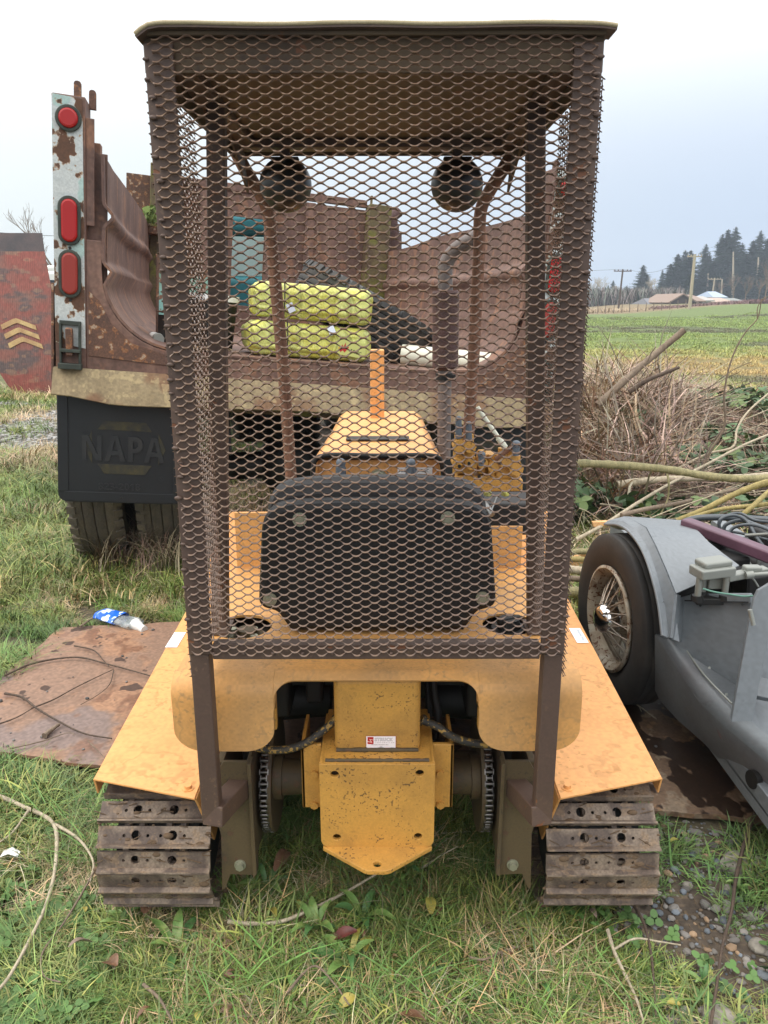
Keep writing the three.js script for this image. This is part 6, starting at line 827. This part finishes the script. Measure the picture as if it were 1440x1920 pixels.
// ---------------------------------------------------------------- far right: houses, poles, hedge, tree line
const far = (px, py, D) => at(px, py, D);
function conifer(seed, H, W, dens = 1) { // trunk and a crown of drooping sprays
  const r = rng(seed), pos = [], T = new THREE.CylinderGeometry(H * 0.004, H * 0.014, H, 7).translate(0, H / 2, 0), lev = Math.round(46 * dens);
  for (let i = 0; i < lev; i++) {
    const t = i / lev, y = H * (0.10 + 0.90 * Math.pow(t, 0.9)), R0 = W * Math.pow(1 - t, 0.75) * (0.6 + 0.6 * r()) + 0.12, nb = 4 + Math.floor(4 * (1 - t) + r() * 2), off = r() * 6.28;
    for (let b = 0; b < nb; b++) {
      const a = off + b / nb * 6.283 + (r() - 0.5) * 0.7, L = R0 * (0.5 + 0.65 * r()), dr = -0.12 - 0.35 * r(), n = Math.max(3, Math.round(L * 2.4));
      for (let k = 0; k < n; k++) { const s = (k + r()) / n, x = Math.cos(a) * L * s, z = Math.sin(a) * L * s, yy = y + dr * L * s + 0.22 * L * s * s, w = (0.5 + 0.7 * (1 - s)) * Math.min(1, 0.3 + L * 0.6) * (0.7 + 0.6 * r());
        for (let m = 0; m < 3; m++) { const e = r() * 6.283, u = [Math.cos(e) * w * 0.9, (r() - 0.7) * w * 0.8, Math.sin(e) * w * 0.9], v = [Math.cos(e + 1.9) * w * 0.5, (r() - 0.6) * w * 0.5, Math.sin(e + 1.9) * w * 0.5]; pos.push(x, yy, z, x + u[0], yy + u[1], z + u[2], x + v[0], yy + v[1], z + v[2]); } }
    }
  }
  const g = new THREE.BufferGeometry(); g.setAttribute('position', new THREE.Float32BufferAttribute(pos, 3)); g.computeVertexNormals(); const q = g.attributes.normal, p = g.attributes.position; for (let i = 0; i < q.count; i++) { const x = p.getX(i), z = p.getZ(i), l = Math.hypot(x, z) + 0.3, nx = q.getX(i) * 0.5 + x / l, ny = Math.abs(q.getY(i)) * 0.5 + 0.5, nz = q.getZ(i) * 0.5 + z / l, n = Math.hypot(nx, ny, nz); q.setXYZ(i, nx / n, ny / n, nz / n); } return [T, g];
}
const firM = [0x456a3a, 0x4a6c42, 0x3d5f3e, 0x5d7440].map((c) => new THREE.MeshStandardMaterial({ color: c, roughness: 0.9, side: THREE.DoubleSide }));
const firG = [conifer(1, 20, 6.0, 1.1), conifer(2, 20, 5.2, 1.1), conifer(3, 20, 7.0, 1.15), conifer(4, 20, 3.6)];
const protos = {};
function fir(px, topPy, basePy, D, kind, label, mi = kind, group, wide = 1) {
  const b = far(px, basePy, D), h = (far(px, topPy, D).y - b.y) * 1.15; const key = kind + '_' + mi; let t;
  if (!protos[key]) { t = protos[key] = thing('conifer', '', 'tree'); t.userData.base = [0, 0, 0]; obj('trunk', [firG[kind][0]], M.barkDark, t); obj('crown', [firG[kind][1]], firM[mi], t); } else { t = protos[key].clone(); t.name = numbered('conifer'); scene.add(t); }
  t.position.set(b.x, b.y - 0.2, -D); t.scale.set(h / 20 * wide, h / 20, h / 20 * wide); t.rotation.y = rr(0, 6.28); t.userData = { label, category: 'tree', base: [0, 0, 0] }; if (group) t.userData.group = group; return t;
}
const TLINE = 'tall conifers of the tree line behind the houses', tl = 'tall dark conifer in the tree line behind the houses';
fir(1200, 506, 578, 210, 2, 'broad dark conifer standing alone left of the tree line', 0, null, 1.5); fir(1208, 520, 578, 214, 0, 'conifer leaning against the broad lone one', 1, null, 1.4); fir(1236, 514, 578, 230, 3, 'thin ragged conifer between the lone one and the houses', 1, null, 1.3);
for (const [px, ty, D, k, w] of [[1262, 488, 200, 2, 1.5], [1275, 482, 215, 0, 1.5], [1285, 482, 205, 2, 1.4], [1250, 504, 205, 2, 1.5], [1312, 472, 220, 1, 1.3], [1320, 488, 205, 0, 1.3], [1340, 456, 215, 1, 1.3], [1350, 448, 205, 2, 1.2], [1363, 444, 215, 1, 1.3], [1358, 466, 200, 2, 1.2], [1378, 470, 210, 0, 1.4], [1398, 466, 200, 2, 1.3], [1410, 450, 215, 1, 1.3], [1425, 462, 205, 2, 1.3], [1438, 448, 215, 1, 1.3], [1450, 455, 200, 0, 1.4], [1470, 440, 210, 2, 1.3], [1495, 445, 205, 1, 1.3], [1390, 490, 190, 2, 1.4], [1330, 500, 195, 2, 1.3], [1420, 495, 190, 0, 1.5]]) fir(px, ty, 578, D, k, tl, [0, 1, 2, 0][k], TLINE, w);
fir(1192, 552, 582, 150, 3, 'small bright green pointed conifer left of the houses', 3, null, 1.3); fir(1195, 556, 582, 151, 3, 'small green conifer right behind the pointed one', 3, null, 1.3); fir(1288, 520, 578, 170, 2, 'yellow-green rounded conifer behind the brown barn', 3, null, 1.2);
for (let k = 0; k < 9; k++) fir(1138 + k * 8 + rr(-3, 3), 538 + rr(-8, 8), 578, 240 + rr(-10, 10), k % 3, 'low hazy conifer of the far wood beside the cage', 2, 'low hazy conifers of the far wood', 1.4);
for (const [px, s, H, D] of [[1118, 5, 7.5, 230], [1128, 6, 8, 225], [1108, 7, 6.5, 235], [1150, 8, 5, 200], [1222, 9, 7, 190]]) { const b = far(px, 580, D); bareTree(b.x, b.z, H, s, 'bare grey tree in the haze between the cage and the houses', M.barkPale, 'bare trees in the haze'); }
for (const [px, s, H, D] of [[1372, 15, 6, 150], [1395, 16, 5, 140], [1432, 17, 7, 130], [1420, 18, 5, 140], [1345, 19, 5, 160]]) { const b = far(px, 580, D); bareTree(b.x, b.z, H, s, 'bare brownish tree beside the houses at the right edge', M.barkGrey, 'bare trees beside the houses'); }
{ const L = []; for (let k = 0; k < 5200; k++) { const D = rr(108, 122), px = rr(1225, 1560), b = far(px, lerp(586, 573, sstep(1225, 1440, px)), D), v = rr(0.7, 1.2); L.push({ p: [b.x, b.y - 0.3 + rr(0, 0.3), -D], ry: rr(0, 6.28), s: rr(0.8, 1.5), c: [0.17 * v, 0.085 * v, 0.075 * v] }); }
  instanced('berry_rows', 'reddish brown rows of berry bushes along the far edge of the pasture', 'bushes', tuftGeo(16, 0.75, 0.5, 0.05, 0.35, 31), bladeM, L);
  const S = []; for (let k = 0; k < 2600; k++) { const D = rr(108, 130), px = rr(1060, 1262), b = far(px, 586, D), v = rr(0.8, 1.2); S.push({ p: [b.x, b.y - 0.2, -D], ry: rr(0, 6.28), s: rr(0.6, 1.1), c: [0.42 * v, 0.32 * v, 0.20 * v] }); } instanced('tall_dead_grass', 'strip of tall pale grass along the far road', 'dead grass', tuftGeo(14, 0.9, 0.6, 0.07, 0.4, 32), bladeM, S);
  const U = []; for (let k = 0; k < 3600; k++) { const D = rr(150, 240), px = rr(1060, 1270), b = far(px, 580, D), v = rr(0.7, 1.2); U.push({ p: [b.x, b.y - 0.3, -D], ry: rr(0, 6.28), s: rr(0.8, 1.9), c: R() < 0.6 ? [0.17 * v, 0.13 * v, 0.115 * v] : [0.10 * v, 0.12 * v, 0.08 * v] }); } instanced('far_thicket', 'grey-brown leafless thicket on the horizon beside the cage', 'thicket', tuftGeo(22, 2.6, 1.2, 0.13, 0.4, 33), bladeM, U);
  const Wd = []; for (let k = 0; k < 5200; k++) { const D = rr(180, 300), px = rr(-900, 1100), b = far(px, 576, D), v = rr(0.7, 1.2); Wd.push({ p: [b.x, -0.4, -D], ry: rr(0, 6.28), s: rr(1, 2.4), c: R() < 0.5 ? [0.13 * v, 0.11 * v, 0.095 * v] : [0.07 * v, 0.10 * v, 0.06 * v] }); } instanced('far_thicket', 'low far wood on the horizon behind the truck', 'thicket', tuftGeo(26, 3.0, 1.5, 0.18, 0.4, 34), bladeM, Wd); }
function house(name, label, cat, px0, px1, eaveY, ridgeY, baseY, D, depth, wallM, roofM, opt = {}) {
  const a = far(px0, baseY, D), b = far(px1, baseY, D), e = far(px0, eaveY, D).y, r = far(px0, ridgeY, D).y, y0 = Math.min(a.y, hillY(a.x, a.z)) - 0.6, cxm = (a.x + b.x) / 2, w = b.x - a.x;
  const h = thing(name, label, cat, [cxm, y0, -D - depth / 2]), z0 = -D, z1 = -D - depth;
  if (opt.gable) { const k = cxm + (opt.peak || 0) * w; obj('wall', [ext(shape([[a.x, y0], [b.x, y0], [b.x, e], [k, r - 0.1], [a.x, e]]), depth).translate(0, 0, z1)], wallM, h); obj('roof', [plate([V3(a.x - 0.5, e - 0.25, z0 + 0.6), V3(k, r, z0 + 0.6), V3(k, r, z1 - 0.4), V3(a.x - 0.5, e - 0.25, z1 - 0.4)], 0.2), plate([V3(b.x + 0.5, e - 0.25, z0 + 0.6), V3(k, r, z0 + 0.6), V3(k, r, z1 - 0.4), V3(b.x + 0.5, e - 0.25, z1 - 0.4)], 0.2)], roofM, h); }
  else { obj('wall', [box0(w, e - y0, depth, cxm, (e + y0) / 2, (z0 + z1) / 2)], wallM, h); const zm = (z0 + z1) / 2; obj('roof', [plate([V3(a.x - 0.4, e - 0.1, z0 + 0.6), V3(b.x + 0.4, e - 0.1, z0 + 0.6), V3(b.x - w * 0.08, r, zm), V3(a.x + w * 0.08, r, zm)], 0.2), plate([V3(a.x - 0.4, e - 0.1, z1 - 0.6), V3(b.x + 0.4, e - 0.1, z1 - 0.6), V3(b.x - w * 0.08, r, zm), V3(a.x + w * 0.08, r, zm)], 0.2), plate([V3(a.x - 0.3, e - 0.05, z0 + 0.5), V3(a.x + w * 0.08, r, zm), V3(a.x - 0.3, e - 0.05, z1 - 0.5)], 0.15), plate([V3(b.x + 0.3, e - 0.05, z0 + 0.5), V3(b.x - w * 0.08, r, zm), V3(b.x + 0.3, e - 0.05, z1 - 0.5)], 0.15)], roofM, h); }
  for (const [u, v, ww, hh] of opt.win || []) obj('window', [box0(ww, hh, 0.1, a.x + w * u, lerp(y0 + 0.6, e, v), z0 + 0.04)], M.glassDark, h);
  return h;
}
const wallP = (r, g, b) => new THREE.MeshStandardMaterial({ color: new THREE.Color(r, g, b), roughness: 0.85 });
const roofGrey = wallP(0.14, 0.14, 0.15), roofBrown = wallP(0.24, 0.17, 0.13);
house('farm_house', 'low grey-roofed house left of the brown barn', 'house', 1217, 1256, 571, 560, 583, 138, 9, wallP(0.3, 0.28, 0.26), roofGrey, { win: [[0.3, 0.5, 1.2, 0.8], [0.7, 0.5, 1.2, 0.8]] });
house('barn', 'dark brown barn with a pale brown roof behind the pasture', 'barn', 1255, 1300, 565, 551, 584, 130, 12, wallP(0.085, 0.06, 0.055), roofBrown, { gable: true, peak: -0.02, win: [[0.25, 0.3, 1.4, 1.6]] });
house('barn_wing', 'long pale brown roofed wing at the right side of the brown barn', 'barn', 1298, 1315, 564, 553, 583, 134, 9, wallP(0.16, 0.13, 0.11), roofBrown);
house('white_house', 'small white house right of the brown barn', 'house', 1314, 1332, 563, 556, 577, 138, 7, wallP(0.62, 0.62, 0.6), wallP(0.36, 0.34, 0.31));
house('metal_shed', 'shed with a pale blue metal roof behind the tan house', 'shed', 1337, 1357, 557, 547, 572, 150, 8, wallP(0.5, 0.45, 0.4), wallP(0.33, 0.40, 0.50));
house('tan_house', 'tan house with a shallow roof in front of the blue metal roof', 'house', 1329, 1370, 566, 559, 576, 140, 8, wallP(0.46, 0.34, 0.26), wallP(0.4, 0.3, 0.24), { win: [[0.3, 0.4, 1, 0.9], [0.6, 0.4, 1, 0.9]] });
house('greenish_house', 'low greenish house near the right edge behind the berry rows', 'house', 1368, 1396, 566, 560, 575, 140, 8, wallP(0.3, 0.3, 0.26), wallP(0.22, 0.24, 0.22), { win: [[0.7, 0.4, 1, 0.8]] });
function pole(px0, y0, px1, y1, D, r, label, arm = 1.1, m = M.barkGrey, group) { const a = far(px0, y0, D), b = far(px1, y1, D), t = thing('utility_pole', label, 'pole', [a.x, Math.min(a.y, hillY(a.x, a.z)), a.z], group); a.y = Math.min(a.y, hillY(a.x, a.z)); obj('shaft', [cyl(a, b, r, r * 0.75, 10)], m, t); if (arm) { obj('crossarm', [bar(V3(b.x - arm, b.y - 0.25, b.z), V3(b.x + arm, b.y - 0.25, b.z), 0.14, 0.14)], m, t); for (const e of [-0.9, -0.5, 0.5, 0.9]) obj('insulator', [cyl(V3(b.x + e * arm, b.y - 0.18, b.z), V3(b.x + e * arm, b.y, b.z), 0.07, 0.05, 6)], m, t); } return b; }
const P1 = pole(1159, 583, 1168, 505, 118, 0.15, 'dark leaning utility pole left of the houses', 1.3, M.barkDark), P2 = pole(1292, 588, 1303, 477, 100, 0.22, 'pale thick utility pole in front of the brown barn', 0.9, M.barkPale), P3 = pole(1333, 575, 1340, 521, 160, 0.17, 'grey utility pole beside the tan house', 1.3, M.barkPale), P4 = pole(1352, 570, 1354, 523, 170, 0.16, 'plain grey pole behind the blue metal roof', 0, M.barkPale);
for (const [x0, y0, x1, y1] of [[1325, 562, 1328, 512], [1374, 560, 1375, 472], [1419, 540, 1422, 482]]) { const a = far(x0, y0 + 15, 195), b = far(x1, y1, 195); solo('dead_snag', 'pale bare dead trunk standing in front of the dark conifers', 'tree trunk', [cyl(a, b, 0.45, 0.16, 8)], M.barkPale, 'pale dead trunks in the tree line'); }
{ const w = (a, b, lab, sag = 0.6) => solo('power_line', lab, 'wire', [tube([a, a.clone().lerp(b, 0.5).add(V3(0, -sag, 0)), b], 0.018, 0.018, 24, 4)], M.cable); w(V3(P1.x - 30, P1.y + 0.6, P1.z - 10), P1, 'power line running left from the dark leaning pole'); w(P1, P2, 'power line between the dark pole and the pale thick pole', 1.2); w(P2.clone().add(V3(0, -0.2, 0)), V3(P2.x + 24, P2.y + 1.5, P2.z + 4), 'power line running right from the pale thick pole', 0.8); }
{ const L = []; for (let k = 0; k < 12; k++) { const px = 1120 + k * 15, b = far(px, 588, 104); solo('fence_post', 'thin grey fence post at the far edge of the pasture', 'post', [cyl(V3(b.x, hillY(b.x, b.z) - 0.1, b.z), V3(b.x + rr(-0.1, 0.1), hillY(b.x, b.z) + 1.1, b.z), 0.06, 0.05, 6)], M.barkGrey, 'fence posts at the far edge of the pasture'); } }
renderer.render(scene, camera);
